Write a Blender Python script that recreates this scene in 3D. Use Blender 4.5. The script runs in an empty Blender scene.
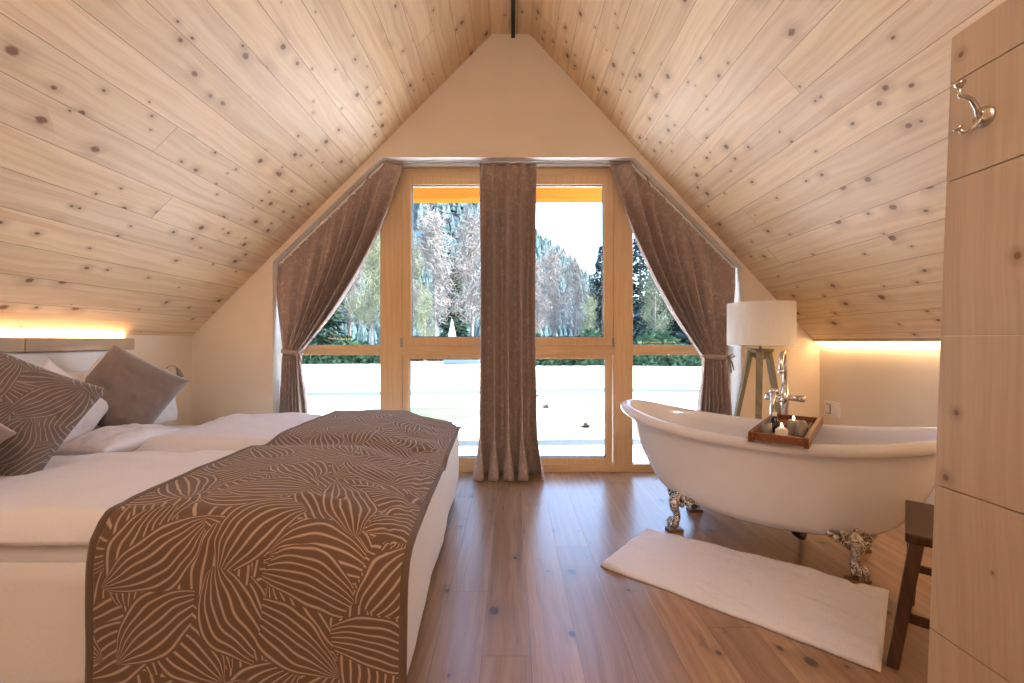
import bpy, bmesh, math, random
from mathutils import Vector, Matrix, noise
random.seed(7)
C = bpy.context.scene.collection
S = bpy.context.scene
PI = math.pi
# ------------------------------------------------------------------ camera, world, sun, exposure
cam_d = bpy.data.cameras.new('camera'); cam = bpy.data.objects.new('camera', cam_d); C.objects.link(cam)
cam.location = (0, 0, 1.25); cam.rotation_euler = (PI/2, 0, 0)
cam_d.sensor_width = 36; cam_d.lens = 430/1024*36; cam_d.clip_start = 0.02; cam_d.clip_end = 600
S.camera = cam
S.view_settings.view_transform = 'Standard'; S.view_settings.look = 'None'
S.view_settings.gamma = 1; S.view_settings.use_curve_mapping = False
S.view_settings.exposure = 0.96
w = bpy.data.worlds.new('world'); S.world = w; w.use_nodes = True
wn = w.node_tree.nodes; wl = w.node_tree.links
sky = wn.new('ShaderNodeTexSky'); sky.sky_type = 'NISHITA'; sky.sun_disc = False
sky.sun_elevation = math.radians(38); sky.sun_rotation = math.radians(120); sky.dust_density = 2.0; sky.altitude = 900
wl.new(sky.outputs[0], wn['Background'].inputs[0]); wn['Background'].inputs[1].default_value = 1.15
sd = bpy.data.lights.new('sun', 'SUN'); sd.energy = 19; sd.angle = 0.01; sd.color = (1, .95, .86)
so = bpy.data.objects.new('sun', sd); C.objects.link(so)
so.rotation_euler = Vector((-.80, .04, -.62)).to_track_quat('-Z', 'Y').to_euler()

# ------------------------------------------------------------------ material helpers
class NT:
    def __init__(s, name):
        s.m = bpy.data.materials.new(name); s.m.use_nodes = True
        s.t = s.m.node_tree; s.n = s.t.nodes; s.l = s.t.links
        s.b = s.n['Principled BSDF']
    def put(s, sock, v):
        if isinstance(v, bpy.types.NodeSocket): s.l.new(v, sock)
        else: sock.default_value = v
    def math(s, op, a, b=0.0, c=0.0):
        n = s.n.new('ShaderNodeMath'); n.operation = op
        s.put(n.inputs[0], a); s.put(n.inputs[1], b); s.put(n.inputs[2], c)
        return n.outputs[0]
    def dot(s, v, d):
        n = s.n.new('ShaderNodeVectorMath'); n.operation = 'DOT_PRODUCT'
        s.put(n.inputs[0], v); n.inputs[1].default_value = d
        return n.outputs['Value']
    def xyz(s, x, y, z=0.0):
        n = s.n.new('ShaderNodeCombineXYZ'); s.put(n.inputs[0], x); s.put(n.inputs[1], y); s.put(n.inputs[2], z)
        return n.outputs[0]
    def noise(s, vec, scale=5, detail=3, rough=.5, dist=0, dim='3D', w=None):
        n = s.n.new('ShaderNodeTexNoise'); n.noise_dimensions = '4D' if w is not None else dim
        s.put(n.inputs['Vector'], vec); n.inputs['Scale'].default_value = scale
        n.inputs['Detail'].default_value = detail; n.inputs['Roughness'].default_value = rough
        n.inputs['Distortion'].default_value = dist
        if w is not None: s.put(n.inputs['W'], w)
        return n.outputs['Fac']
    def white(s, vec):
        n = s.n.new('ShaderNodeTexWhiteNoise'); n.noise_dimensions = '2D'; s.put(n.inputs['Vector'], vec)
        return n.outputs['Value']
    def ramp(s, f, stops):
        n = s.n.new('ShaderNodeValToRGB'); s.put(n.inputs[0], f)
        e = n.color_ramp.elements
        e[0].position = stops[0][0]; e[0].color = (*stops[0][1], 1)
        e[1].position = stops[1][0]; e[1].color = (*stops[1][1], 1)
        for p, c in stops[2:]:
            k = e.new(p); k.color = (*c, 1)
        return n.outputs[0]
    def mix(s, f, a, b, mode='MIX'):
        n = s.n.new('ShaderNodeMix'); n.data_type = 'RGBA'; n.blend_type = mode
        s.put(n.inputs[0], f)
        s.put(n.inputs[6], a if isinstance(a, bpy.types.NodeSocket) else (*a, 1))
        s.put(n.inputs[7], b if isinstance(b, bpy.types.NodeSocket) else (*b, 1))
        return n.outputs[2]
    def smooth(s, x, lo, hi, a=0.0, b=1.0):
        n = s.n.new('ShaderNodeMapRange'); n.interpolation_type = 'SMOOTHSTEP'
        s.put(n.inputs[0], x); n.inputs[1].default_value = lo; n.inputs[2].default_value = hi
        n.inputs[3].default_value = a; n.inputs[4].default_value = b
        return n.outputs[0]
    def obj(s): return s.n.new('ShaderNodeTexCoord').outputs['Object']
    def uv(s): return s.n.new('ShaderNodeTexCoord').outputs['UV']
    def bump(s, h, strength=.3, dist=.01):
        n = s.n.new('ShaderNodeBump'); n.inputs['Strength'].default_value = strength
        n.inputs['Distance'].default_value = dist; s.put(n.inputs['Height'], h)
        s.l.new(n.outputs[0], s.b.inputs['Normal'])
    def fin(s, col=None, rough=.5, metal=0, spec=None):
        if col is not None: s.put(s.b.inputs['Base Color'], col if isinstance(col, bpy.types.NodeSocket) else (*col, 1))
        s.put(s.b.inputs['Roughness'], rough); s.b.inputs['Metallic'].default_value = metal
        if spec is not None: s.b.inputs['Specular IOR Level'].default_value = spec
        return s.m

def plain(name, col, rough=.5, metal=0, var=.06, scale=12, bump=0, spec=None):
    t = NT(name); o = t.obj(); f = t.noise(o, scale, 4)
    c = t.mix(t.smooth(f, .3, .7), tuple(max(0, x*(1-var)) for x in col), tuple(min(1, x*(1+var)) for x in col))
    if bump: t.bump(t.noise(o, scale*6, 3), bump, .005)
    return t.fin(c, rough, metal, spec)

def planks(name, ud, vd, width, length, cols, knotc, gapc, rough=.45, knots=1.0, knotsize=1.0, v0=0.0, tint=.12, grain=1.0, spec=.5, gapw=.0022, gloss_noise=0, crack=0):
    """boards running along ud, counted along vd"""
    t = NT(name); o = t.obj()
    u = t.dot(o, ud); v = t.math('ADD', t.dot(o, vd), v0)
    vs = t.math('DIVIDE', v, width); row = t.math('FLOOR', vs); fv = t.math('FRACT', vs)
    off = t.white(t.xyz(row, 3.3))
    us = t.math('ADD', t.math('DIVIDE', u, length), t.math('MULTIPLY', off, 7.0))
    col = t.math('FLOOR', us); fu = t.math('FRACT', us)
    rid = t.white(t.xyz(row, col)); rid2 = t.white(t.xyz(t.math('ADD', row, 31.7), col))
    # grain
    wob = t.noise(t.xyz(t.math('MULTIPLY', u, .9), v), 2.0, 2, w=t.math('MULTIPLY', rid, 50))
    gv = t.math('ADD', t.math('MULTIPLY', v, 1.0), t.math('MULTIPLY', wob, .12))
    g1 = t.noise(t.xyz(t.math('MULTIPLY', u, .35), t.math('MULTIPLY', gv, 9)), 3.2, 4, w=t.math('MULTIPLY', rid, 90))
    g2 = t.noise(t.xyz(t.math('MULTIPLY', u, 1.2), t.math('MULTIPLY', gv, 45)), 3.0, 3, w=t.math('MULTIPLY', rid2, 90))
    g = t.math('ADD', t.math('MULTIPLY', g1, .65), t.math('MULTIPLY', g2, .35))
    c = t.ramp(t.smooth(g, .32, .68), [(0, cols[0]), (1, cols[2]), (.5, cols[1])])
    # board tint
    tt = t.math('ADD', 1-tint, t.math('MULTIPLY', rid2, 2*tint))
    c = t.mix(1.0, c, t.xyz(tt, tt, t.math('MULTIPLY', tt, t.math('ADD', .96, t.math('MULTIPLY', rid, .08)))), 'MULTIPLY')
    # knots
    for (cs, thr, sz, sd_) in ((.21, .50, .020, 1.7), (.12, .80, .011, 9.1)):
        vec = t.xyz(t.math('ADD', t.math('DIVIDE', u, cs*1.25), t.math('MULTIPLY', rid, 40+sd_)), t.math('DIVIDE', v, cs))
        vo = t.n.new('ShaderNodeTexVoronoi'); vo.voronoi_dimensions = '2D'; vo.inputs['Scale'].default_value = 1; vo.inputs['Randomness'].default_value = .95
        t.put(vo.inputs['Vector'], vec)
        sep = t.n.new('ShaderNodeSeparateColor'); t.l.new(vo.outputs['Color'], sep.inputs[0])
        r = t.math('MULTIPLY', t.math('MULTIPLY', t.math('GREATER_THAN', sep.outputs[0], 1-knots*(1-thr)), t.math('ADD', .35, sep.outputs[1])), sz*knotsize/cs)
        d = t.math('DIVIDE', vo.outputs['Distance'], t.math('MAXIMUM', r, .0001))
        wb = t.math('ADD', d, t.math('MULTIPLY', t.math('SUBTRACT', g2, .5), .8))
        halo = t.smooth(wb, .8, 4.2, .42, 0)
        core = t.smooth(wb, .55, 1.15, .93, 0)
        on = t.math('GREATER_THAN', r, .0005)
        c = t.mix(t.math('MULTIPLY', halo, on), c, tuple(knotc[i]*.45+cols[0][i]*.5 for i in range(3)))
        c = t.mix(t.math('MULTIPLY', core, on), c, knotc)
    if crack:
        k = t.noise(t.xyz(t.math('MULTIPLY', u, .55), t.math('MULTIPLY', gv, 3.2)), 3.5, 5, .65, w=t.math('MULTIPLY', rid, 37))
        c = t.mix(t.smooth(k, .60, .74, 0, crack), c, tuple(x*.8 for x in knotc))
    ev = t.math('MULTIPLY', t.math('MINIMUM', fv, t.math('SUBTRACT', 1.0, fv)), width)
    eu = t.math('MULTIPLY', t.math('MINIMUM', fu, t.math('SUBTRACT', 1.0, fu)), length)
    e = t.math('MINIMUM', ev, eu)
    gap = t.smooth(e, gapw*.4, gapw, .8, 0)
    c = t.mix(gap, c, gapc)
    t.bump(t.math('SUBTRACT', t.math('MULTIPLY', g2, .12), gap), .35, .004)
    rr = t.math('ADD', rough-.08, t.math('MULTIPLY', g, .16))
    return t.fin(c, rr, 0, spec)

def wood(name, axis, cols, rough=.4, scale=1.0, knots=0, knotc=(.1,.05,.03), spec=.5):
    t = NT(name); o = t.obj()
    ax = {'x': ((1,0,0),(0,1,0),(0,0,1)), 'y': ((0,1,0),(1,0,0),(0,0,1)), 'z': ((0,0,1),(1,0,0),(0,1,0))}[axis]
    u, v, x = (t.dot(o, a) for a in ax)
    wob = t.noise(o, 2.5*scale, 2)
    vv = t.math('ADD', t.math('ADD', v, x), t.math('MULTIPLY', wob, .08))
    g1 = t.noise(t.xyz(t.math('MULTIPLY', u, .5), t.math('MULTIPLY', vv, 14)), 3*scale, 4)
    g2 = t.noise(t.xyz(t.math('MULTIPLY', u, 2.), t.math('MULTIPLY', vv, 60)), 3*scale, 3)
    g = t.math('ADD', t.math('MULTIPLY', g1, .6), t.math('MULTIPLY', g2, .4))
    c = t.ramp(t.smooth(g, .3, .7), [(0, cols[0]), (1, cols[-1])])
    if knots:
        vo = t.n.new('ShaderNodeTexVoronoi'); vo.voronoi_dimensions = '2D'; vo.inputs['Scale'].default_value = 1
        t.put(vo.inputs['Vector'], t.xyz(t.math('DIVIDE', u, .16), t.math('DIVIDE', t.math('ADD', v, x), .14)))
        sep = t.n.new('ShaderNodeSeparateColor'); t.l.new(vo.outputs['Color'], sep.inputs[0])
        r = t.math('MULTIPLY', t.math('GREATER_THAN', sep.outputs[0], 1-knots), t.math('MULTIPLY', t.math('ADD', .3, sep.outputs[1]), .055))
        d = t.math('DIVIDE', vo.outputs['Distance'], t.math('MAXIMUM', r, .0001))
        on = t.math('GREATER_THAN', r, .0005)
        c = t.mix(t.math('MULTIPLY', t.smooth(d, .8, 3.5, .45, 0), on), c, tuple(knotc[i]*.5+cols[0][i]*.4 for i in range(3)))
        c = t.mix(t.math('MULTIPLY', t.smooth(d, .5, 1.2, .85, 0), on), c, knotc)
    t.bump(g2, .12, .002)
    return t.fin(c, rough, 0, spec)

def leaf_fabric(name, dark, light, cell=.17, k=30.0, linew=.46, rough=.9):
    """woven fabric with big striped petals, in metres of UV"""
    t = NT(name); uv = t.uv()
    sp = t.n.new('ShaderNodeSeparateXYZ'); t.l.new(uv, sp.inputs[0])
    wv = t.n.new('ShaderNodeTexNoise'); wv.inputs['Scale'].default_value = 6; wv.inputs['Detail'].default_value = 1
    t.l.new(uv, wv.inputs['Vector'])
    wsub = t.n.new('ShaderNodeVectorMath'); wsub.operation = 'MULTIPLY_ADD'
    t.l.new(wv.outputs['Color'], wsub.inputs[0]); wsub.inputs[1].default_value = (.05,.05,0); t.l.new(uv, wsub.inputs[2])
    sc = t.n.new('ShaderNodeVectorMath'); sc.operation = 'SCALE'; t.l.new(wsub.outputs[0], sc.inputs[0]); sc.inputs['Scale'].default_value = 1/cell
    P = sc.outputs[0]
    vo = t.n.new('ShaderNodeTexVoronoi'); vo.voronoi_dimensions = '2D'; vo.inputs['Scale'].default_value = 1; vo.inputs['Randomness'].default_value = .85
    t.l.new(P, vo.inputs['Vector'])
    sub = t.n.new('ShaderNodeVectorMath'); sub.operation = 'SUBTRACT'; t.l.new(P, sub.inputs[0]); t.l.new(vo.outputs['Position'], sub.inputs[1])
    sep = t.n.new('ShaderNodeSeparateColor'); t.l.new(vo.outputs['Color'], sep.inputs[0])
    ang = t.math('MULTIPLY', sep.outputs[0], 2*PI)
    ca = t.math('COSINE', ang); sa = t.math('SINE', ang)
    s2 = t.n.new('ShaderNodeSeparateXYZ'); t.l.new(sub.outputs[0], s2.inputs[0])
    x, y = s2.outputs[0], s2.outputs[1]
    lx = t.math('ADD', t.math('MULTIPLY', x, ca), t.math('MULTIPLY', y, sa))
    ly = t.math('SUBTRACT', t.math('MULTIPLY', y, ca), t.math('MULTIPLY', x, sa))
    ex = t.math('MULTIPLY', lx, 1/.98)
    den = t.math('MAXIMUM', t.math('SUBTRACT', 1.0, t.math('MULTIPLY', ex, ex)), .16)
    ly2 = t.math('ADD', ly, t.math('MULTIPLY', t.math('MULTIPLY', lx, lx), .28))
    ph = t.math('MULTIPLY', t.math('DIVIDE', ly2, den), k)
    m = t.smooth(t.math('ABSOLUTE', t.math('SINE', ph)), linew*.55, linew*1.25, 1, 0)
    for q, (ox, oy, rnd) in enumerate(((3.3, 7.1, .55), (11.7, 2.45, .6), (5.9, 13.2, .6), (8.15, 9.6, .6))):
        ad = t.n.new('ShaderNodeVectorMath'); ad.operation = 'ADD'; t.l.new(P, ad.inputs[0]); ad.inputs[1].default_value = (ox, oy, 0)
        sc2 = t.n.new('ShaderNodeVectorMath'); sc2.operation = 'SCALE'; t.l.new(ad.outputs[0], sc2.inputs[0]); sc2.inputs['Scale'].default_value = .80
        vo = t.n.new('ShaderNodeTexVoronoi'); vo.voronoi_dimensions = '2D'; vo.inputs['Scale'].default_value = 1; vo.inputs['Randomness'].default_value = rnd
        t.l.new(sc2.outputs[0], vo.inputs['Vector'])
        sb = t.n.new('ShaderNodeVectorMath'); sb.operation = 'SUBTRACT'; t.l.new(sc2.outputs[0], sb.inputs[0]); t.l.new(vo.outputs['Position'], sb.inputs[1])
        sep = t.n.new('ShaderNodeSeparateColor'); t.l.new(vo.outputs['Color'], sep.inputs[0])
        ang = t.math('MULTIPLY', sep.outputs[0], 2*PI); ca = t.math('COSINE', ang); sa = t.math('SINE', ang)
        s2 = t.n.new('ShaderNodeSeparateXYZ'); t.l.new(sb.outputs[0], s2.inputs[0]); x, y = s2.outputs[0], s2.outputs[1]
        lx = t.math('ADD', t.math('MULTIPLY', x, ca), t.math('MULTIPLY', y, sa)); ly = t.math('SUBTRACT', t.math('MULTIPLY', y, ca), t.math('MULTIPLY', x, sa))
        ly = t.math('ADD', ly, t.math('SUBTRACT', t.math('MULTIPLY', t.math('MULTIPLY', lx, lx), t.math('SUBTRACT', sep.outputs[1], .5)), .0))
        e = t.math('DIVIDE', lx, .66); q_ = t.math('SUBTRACT', 1.0, t.math('MULTIPLY', e, e))
        wv_ = t.math('DIVIDE', ly, t.math('MULTIPLY', t.math('MAXIMUM', q_, .02), .36))
        aw = t.math('ABSOLUTE', wv_)
        inside = t.math('MULTIPLY', t.math('LESS_THAN', aw, 1.0), t.math('GREATER_THAN', q_, .0))
        ln = t.smooth(t.math('ABSOLUTE', t.math('SINE', t.math('MULTIPLY', wv_, PI*3.4))), linew*.6, linew*1.5, 1, 0)
        m = t.math('ADD', t.math('MULTIPLY', m, t.math('SUBTRACT', 1.0, inside)), t.math('MULTIPLY', ln, inside))
    weave = t.noise(uv, 420, 2)
    c = t.mix(t.math('MULTIPLY', m, .85), t.mix(weave, tuple(q*.8 for q in dark), tuple(q*1.25 for q in dark)), light)
    t.bump(t.math('ADD', t.math('MULTIPLY', m, .5), weave), .25, .002)
    m_ = t.fin(c, rough, 0, .2); t.b.inputs['Sheen Weight'].default_value = .15
    return m_

def cloth(name, col, rough=.9, vein=None, weave=300, wr=.0, sheen=.2):
    t = NT(name); o = t.obj()
    a = t.noise(o, weave, 2)
    c = t.mix(a, tuple(q*.9 for q in col), tuple(min(1, q*1.08) for q in col))
    if vein:
        n = t.noise(o, 8, 4, .6, 1.2)
        v = t.smooth(t.math('ABSOLUTE', t.math('SUBTRACT', n, .5)), .008, .045, .5, 0)
        n2 = t.noise(o, 30, 3, .6)
        c = t.mix(t.math('MULTIPLY', v, t.smooth(n2, .35, .6)), c, vein)
        c = t.mix(t.smooth(n2, .55, .75, 0, .35), c, vein)
    h = a
    if wr: h = t.math('ADD', t.math('MULTIPLY', a, .1), t.math('MULTIPLY', t.noise(o, 7, 4, .55, .6), 1.0))
    t.bump(h, wr if wr else .15, .03 if wr else .002)
    m_ = t.fin(c, rough, 0, .25); t.b.inputs['Sheen Weight'].default_value = sheen
    return m_

def glow(name, col, strength):
    t = NT(name); t.b.inputs['Base Color'].default_value = (*col, 1)
    t.b.inputs['Emission Color'].default_value = (*col, 1); t.b.inputs['Emission Strength'].default_value = strength
    return t.m

# ------------------------------------------------------------------ materials
sl = math.sqrt(.5)
LS = Vector((2.72, 0, 2.74)).normalized(); RS = Vector((-2.58, 0, 2.78)).normalized()
pine = ((.69,.48,.285), (.78,.58,.37), (.84,.66,.45))
M = {}
M['ceil_l'] = planks('pine_ceiling_left', (0,1,0), tuple(LS), .19, 5.3, pine, (.20,.080,.032), (.22,.12,.06), v0=5.07, rough=.42, tint=.05, knotsize=.85)
M['ceil_r'] = planks('pine_ceiling_right', (0,1,0), tuple(RS), .19, 4.6, pine, (.20,.080,.032), (.22,.12,.06), v0=4.1, rough=.42, tint=.05, knotsize=.85)
M['floor'] = planks('oak_floor', (0,1,0), (1,0,0), .195, 1.9, ((.27,.145,.072), (.34,.20,.11), (.41,.265,.16)), (.05,.027,.02), (.09,.05,.03), rough=.30, spec=.85, knots=.30, knotsize=1.2, v0=4.02, tint=.17, gapw=.0018, crack=.55)
M['plaster'] = plain('cream_plaster', (.79,.675,.535), .9, var=.02, scale=3, bump=.06)
M['reveal'] = plain('white_plaster', (.86,.84,.80), .85, var=.02)
M['frame'] = wood('spruce_frame', 'z', ((.62,.385,.19), (.71,.48,.26)), .38)
M['frame_h'] = wood('spruce_frame_rail', 'x', ((.62,.385,.19), (.71,.48,.26)), .38)
M['gasket'] = plain('grey_gasket', (.10,.10,.11), .5)
M['panelw'] = wood('pale_pine_panel', 'z', ((.46,.325,.215), (.56,.42,.295)), .5, scale=.55, knots=.34, knotc=(.16,.075,.035))
M['chrome'] = plain('chrome', (.78,.77,.76), .14, 1, var=.02)
M['nickel'] = plain('brushed_nickel', (.60,.56,.50), .25, 1, var=.04)
M['black'] = plain('black_metal', (.02,.02,.022), .5)
M['linen'] = cloth('white_linen', (.80,.76,.775), wr=.32)
M['sheet'] = cloth('cream_sheet', (.78,.72,.67), wr=.10)
M['upholstery'] = cloth('white_upholstery', (.72,.70,.68), wr=.05)
M['throw'] = leaf_fabric('leaf_throw', (.150,.085,.052), (.50,.36,.25), cell=.235, k=15, linew=.36)
M['hem'] = cloth('brown_hem', (.13,.078,.048))
M['leafpillow'] = leaf_fabric('leaf_pillow', (.165,.125,.116), (.42,.36,.33), cell=.17, k=15, linew=.28)
M['greypillow'] = cloth('taupe_velvet', (.245,.195,.182), wr=.12, vein=(.29,.235,.22), sheen=.5)
M['curtain'] = cloth('brown_damask', (.37,.265,.22), vein=(.60,.49,.43), weave=260, sheen=.35)
M['enamel'] = plain('white_enamel', (.77,.74,.75), .12, var=.01, spec=.6)
t = NT('antique_silver'); n_ = t.noise(t.obj(), 38, 4, .6, 1.5)
t.bump(n_, .9, .012)
M['silver'] = t.fin(t.ramp(t.smooth(n_, .3, .62), [(0, (.10,.075,.06)), (1, (.80,.76,.70))]), .2, 1)
M['blockw'] = wood('wood_block', 'x', ((.16,.07,.025), (.26,.12,.045)), .5)
M['stoolw'] = wood('dark_walnut', 'z', ((.030,.012,.006), (.095,.040,.018)), .35)
M['caddyw'] = wood('teak', 'y', ((.17,.048,.018), (.27,.09,.036)), .35)
M['greywood'] = wood('driftwood', 'z', ((.19,.15,.085), (.30,.245,.15)), .6)
t = NT('lamp_shade_fabric'); t.b.inputs['Subsurface Weight'].default_value = 0
M['shade'] = cloth('ivory_shade', (.82,.77,.70), weave=200)
M['plastic'] = plain('white_plastic', (.78,.74,.68), .35, var=.01)
M['dkplastic'] = plain('grey_plastic', (.30,.27,.24), .4, var=.01)
M['towel'] = cloth('white_terry', (.80,.75,.765), weave=120, wr=.5)
M['led'] = glow('warm_led', (1.0,.68,.36), 11)
M['headw'] = wood('headboard_wood', 'y', ((.36,.24,.14), (.48,.34,.21)), .5)
M['flame'] = glow('candle_flame', (1,.55,.2), 25)
M['wax'] = plain('white_wax', (.85,.78,.68), .4)
M['darkglass'] = plain('black_glass', (.015,.012,.012), .1)
M['stone'] = plain('grey_stoneware', (.28,.25,.22), .5)
M['soap'] = cloth('green_cloth', (.22,.26,.13))
M['bulb'] = glow('fill_glow', (1.0,.92,.91), 30)  # glow for the added fill globes behind the camera
t = NT('window_glass'); gl = t.n.new('ShaderNodeBsdfGlossy'); gl.inputs['Roughness'].default_value = 0
tr = t.n.new('ShaderNodeBsdfTransparent'); tr.inputs[0].default_value = (.97,.985,.99,1)
mx = t.n.new('ShaderNodeMixShader'); lw = t.n.new('ShaderNodeLayerWeight'); lw.inputs[0].default_value = .25
t.l.new(t.math('MULTIPLY', lw.outputs['Fresnel'], .35), mx.inputs[0]); t.l.new(tr.outputs[0], mx.inputs[1]); t.l.new(gl.outputs[0], mx.inputs[2])
t.l.new(mx.outputs[0], t.n['Material Output'].inputs[0]); M['glass'] = t.m
M['eave'] = wood('eave_beam_wood', 'x', ((.28,.085,.010), (.35,.12,.018)), .6, knots=.3, knotc=(.3,.12,.03))
t = NT('pale_winter_ground'); o = t.obj(); n1 = t.noise(o, .35, 5, .6); n2 = t.noise(o, 6, 4, .6)
yy = t.math('ADD', t.dot(o, (0,1,0)), t.math('MULTIPLY', n1, 2.0))
c_ = t.mix(t.smooth(yy, 12.8, 14.2), t.ramp(n1, [(.3, (.76,.77,.78)), (.7, (.80,.79,.76))]), t.ramp(n1, [(.3, (.44,.40,.29)), (.7, (.52,.47,.36))]))
M['ground'] = t.fin(t.mix(t.smooth(n2, .55, .8, 0, .35), c_, (.36,.34,.24)), .9)
M['gravel'] = plain('pale_gravel', (.78,.78,.78), .9, var=.06, scale=20)
M['kerb'] = plain('grey_stone_kerb', (.09,.11,.13), .8)
M['grass'] = plain('green_lawn', (.075,.135,.065), .9, var=.2, scale=2)
M['bark'] = plain('brown_bark', (.10,.075,.06), .9, var=.2)
M['palebark'] = plain('pale_bark', (.15,.14,.135), .9, var=.15)
M['twig'] = plain('pale_twigs', (.16,.15,.148), .9, var=.14, scale=1)
M['twiggreen'] = plain('budding_twigs', (.12,.135,.09), .9, var=.2, scale=1)
M['needle'] = plain('dark_needles', (.028,.054,.033), .8, var=.35, scale=1.2)
M['needle_haze'] = plain('haze_tinted_needles', (.045,.070,.072), .8, var=.3, scale=1.2)  # blue of distant aerial haze mixed into the needle colour
M['hill'] = plain('haze_tinted_hill', (.03,.05,.065), .9, var=.4, scale=.12)  # aerial haze put into the hill's base colour as a blue tint
for k_ in ('bark','palebark','twig','twiggreen','needle','needle_haze','hill','grass','kerb','eave','ground','gravel'): M[k_].node_tree.nodes['Principled BSDF'].inputs['Specular IOR Level'].default_value = 0
M['canvas'] = plain('white_canvas', (.8,.8,.82), .8)
M['bluecover'] = plain('blue_cover', (.06,.10,.22), .6)

# ------------------------------------------------------------------ mesh helpers
def tag(o, label=None, cat=None, group=None, kind=None):
    if label: o['label'] = label
    if cat: o['category'] = cat
    if group: o['group'] = group
    if kind: o['kind'] = kind
    return o
def obj(name, bm, m=None, parent=None, smooth=False, bevel=0, subsurf=0, solid=0):
    me = bpy.data.meshes.new(name)
    bmesh.ops.recalc_face_normals(bm, faces=bm.faces[:])
    if smooth:
        for f in bm.faces: f.smooth = True
    bm.to_mesh(me); bm.free()
    o = bpy.data.objects.new(name, me); C.objects.link(o)
    for x in (m if isinstance(m, (list, tuple)) else [m]):
        if x: me.materials.append(x)
    if parent: o.parent = parent
    if solid:
        k = o.modifiers.new('solid', 'SOLIDIFY'); k.thickness = solid; k.offset = 0
    if bevel:
        k = o.modifiers.new('bevel', 'BEVEL'); k.width = bevel; k.segments = 2; k.limit_method = 'ANGLE'; k.angle_limit = math.radians(40)
    if subsurf:
        k = o.modifiers.new('sub', 'SUBSURF'); k.levels = subsurf; k.render_levels = subsurf
    return o
def thing(name, loc, label, cat, group=None, rz=0):
    o = bpy.data.objects.new(name, None); C.objects.link(o); o.location = loc; o.rotation_euler = (0, 0, rz); o.empty_display_size = .1
    return tag(o, label, cat, group)
def box(bm, x0, x1, y0, y1, z0, z1, mi=0):
    vs = [bm.verts.new(p) for p in ((x0,y0,z0),(x1,y0,z0),(x1,y1,z0),(x0,y1,z0),(x0,y0,z1),(x1,y0,z1),(x1,y1,z1),(x0,y1,z1))]
    for f in ((3,2,1,0),(4,5,6,7),(0,1,5,4),(1,2,6,5),(2,3,7,6),(3,0,4,7)):
        k = bm.faces.new([vs[i] for i in f]); k.material_index = mi
    return vs
def BX(*a): bm = bmesh.new(); box(bm, *a); return bm
def hexa(bm, p):   # 8 points: bottom loop 4, top loop 4
    vs = [bm.verts.new(q) for q in p]
    for f in ((3,2,1,0),(4,5,6,7),(0,1,5,4),(1,2,6,5),(2,3,7,6),(3,0,4,7)): bm.faces.new([vs[i] for i in f])
def prism(bm, poly, axis, a, b):
    """extrude a 2D polygon between a and b along axis"""
    def P(q, h): return {'y': (q[0], h, q[1]), 'z': (q[0], q[1], h), 'x': (h, q[0], q[1])}[axis]
    A = [bm.verts.new(P(q, a)) for q in poly]; B = [bm.verts.new(P(q, b)) for q in poly]; n = len(poly)
    bm.faces.new(A); bm.faces.new(B[::-1])
    for i in range(n): bm.faces.new((A[i], B[i], B[(i+1) % n], A[(i+1) % n]))
def tube(bm, pts, r, seg=10, caps=True, flat=None):
    pts = [Vector(p) for p in pts]; rs = r if isinstance(r, (list, tuple)) else [r]*len(pts)
    rings = []; up = None
    for i, p in enumerate(pts):
        d = (pts[min(i+1, len(pts)-1)] - pts[max(i-1, 0)]).normalized()
        if up is None:
            up = Vector((0,0,1)) if abs(d.z) < .9 else Vector((1,0,0))
        a = d.cross(up).normalized(); b = a.cross(d).normalized(); up = b
        rings.append([bm.verts.new(p + a*math.cos(2*PI*k/seg)*rs[i] + b*math.sin(2*PI*k/seg)*rs[i]*(flat or 1)) for k in range(seg)])
    for i in range(len(rings)-1):
        for k in range(seg): bm.faces.new((rings[i][k], rings[i][(k+1) % seg], rings[i+1][(k+1) % seg], rings[i+1][k]))
    if caps: bm.faces.new(rings[0][::-1]); bm.faces.new(rings[-1])
def TB(*a, **k): bm = bmesh.new(); tube(bm, *a, **k); return bm
def lathe(bm, prof, c=(0,0,0), seg=24, axis=None):
    c = Vector(c); Rm = Matrix.Identity(3)
    if axis is not None: Rm = Vector((0,0,1)).rotation_difference(Vector(axis)).to_matrix()
    rings = []
    for r, z in prof:
        if r < 1e-5: rings.append([bm.verts.new(c + Rm @ Vector((0,0,z)))])
        else: rings.append([bm.verts.new(c + Rm @ Vector((r*math.cos(2*PI*k/seg), r*math.sin(2*PI*k/seg), z))) for k in range(seg)])
    for a, b in zip(rings, rings[1:]):
        for k in range(seg):
            k2 = (k+1) % seg
            q = [a[k % len(a)], a[k2 % len(a)], b[k2 % len(b)], b[k % len(b)]]
            u = []
            for v in q:
                if v not in u: u.append(v)
            if len(u) > 2: bm.faces.new(u)
def LT(*a, **k): bm = bmesh.new(); lathe(bm, *a, **k); return bm
def ell(bm, c, r, rot=None, seg=12):
    m = Matrix.Translation(Vector(c)) @ (rot.to_4x4() if rot else Matrix.Identity(4)) @ Matrix.Diagonal((*r, 1))
    bmesh.ops.create_uvsphere(bm, u_segments=seg, v_segments=max(6, seg//2+2), radius=1, matrix=m)
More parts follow.
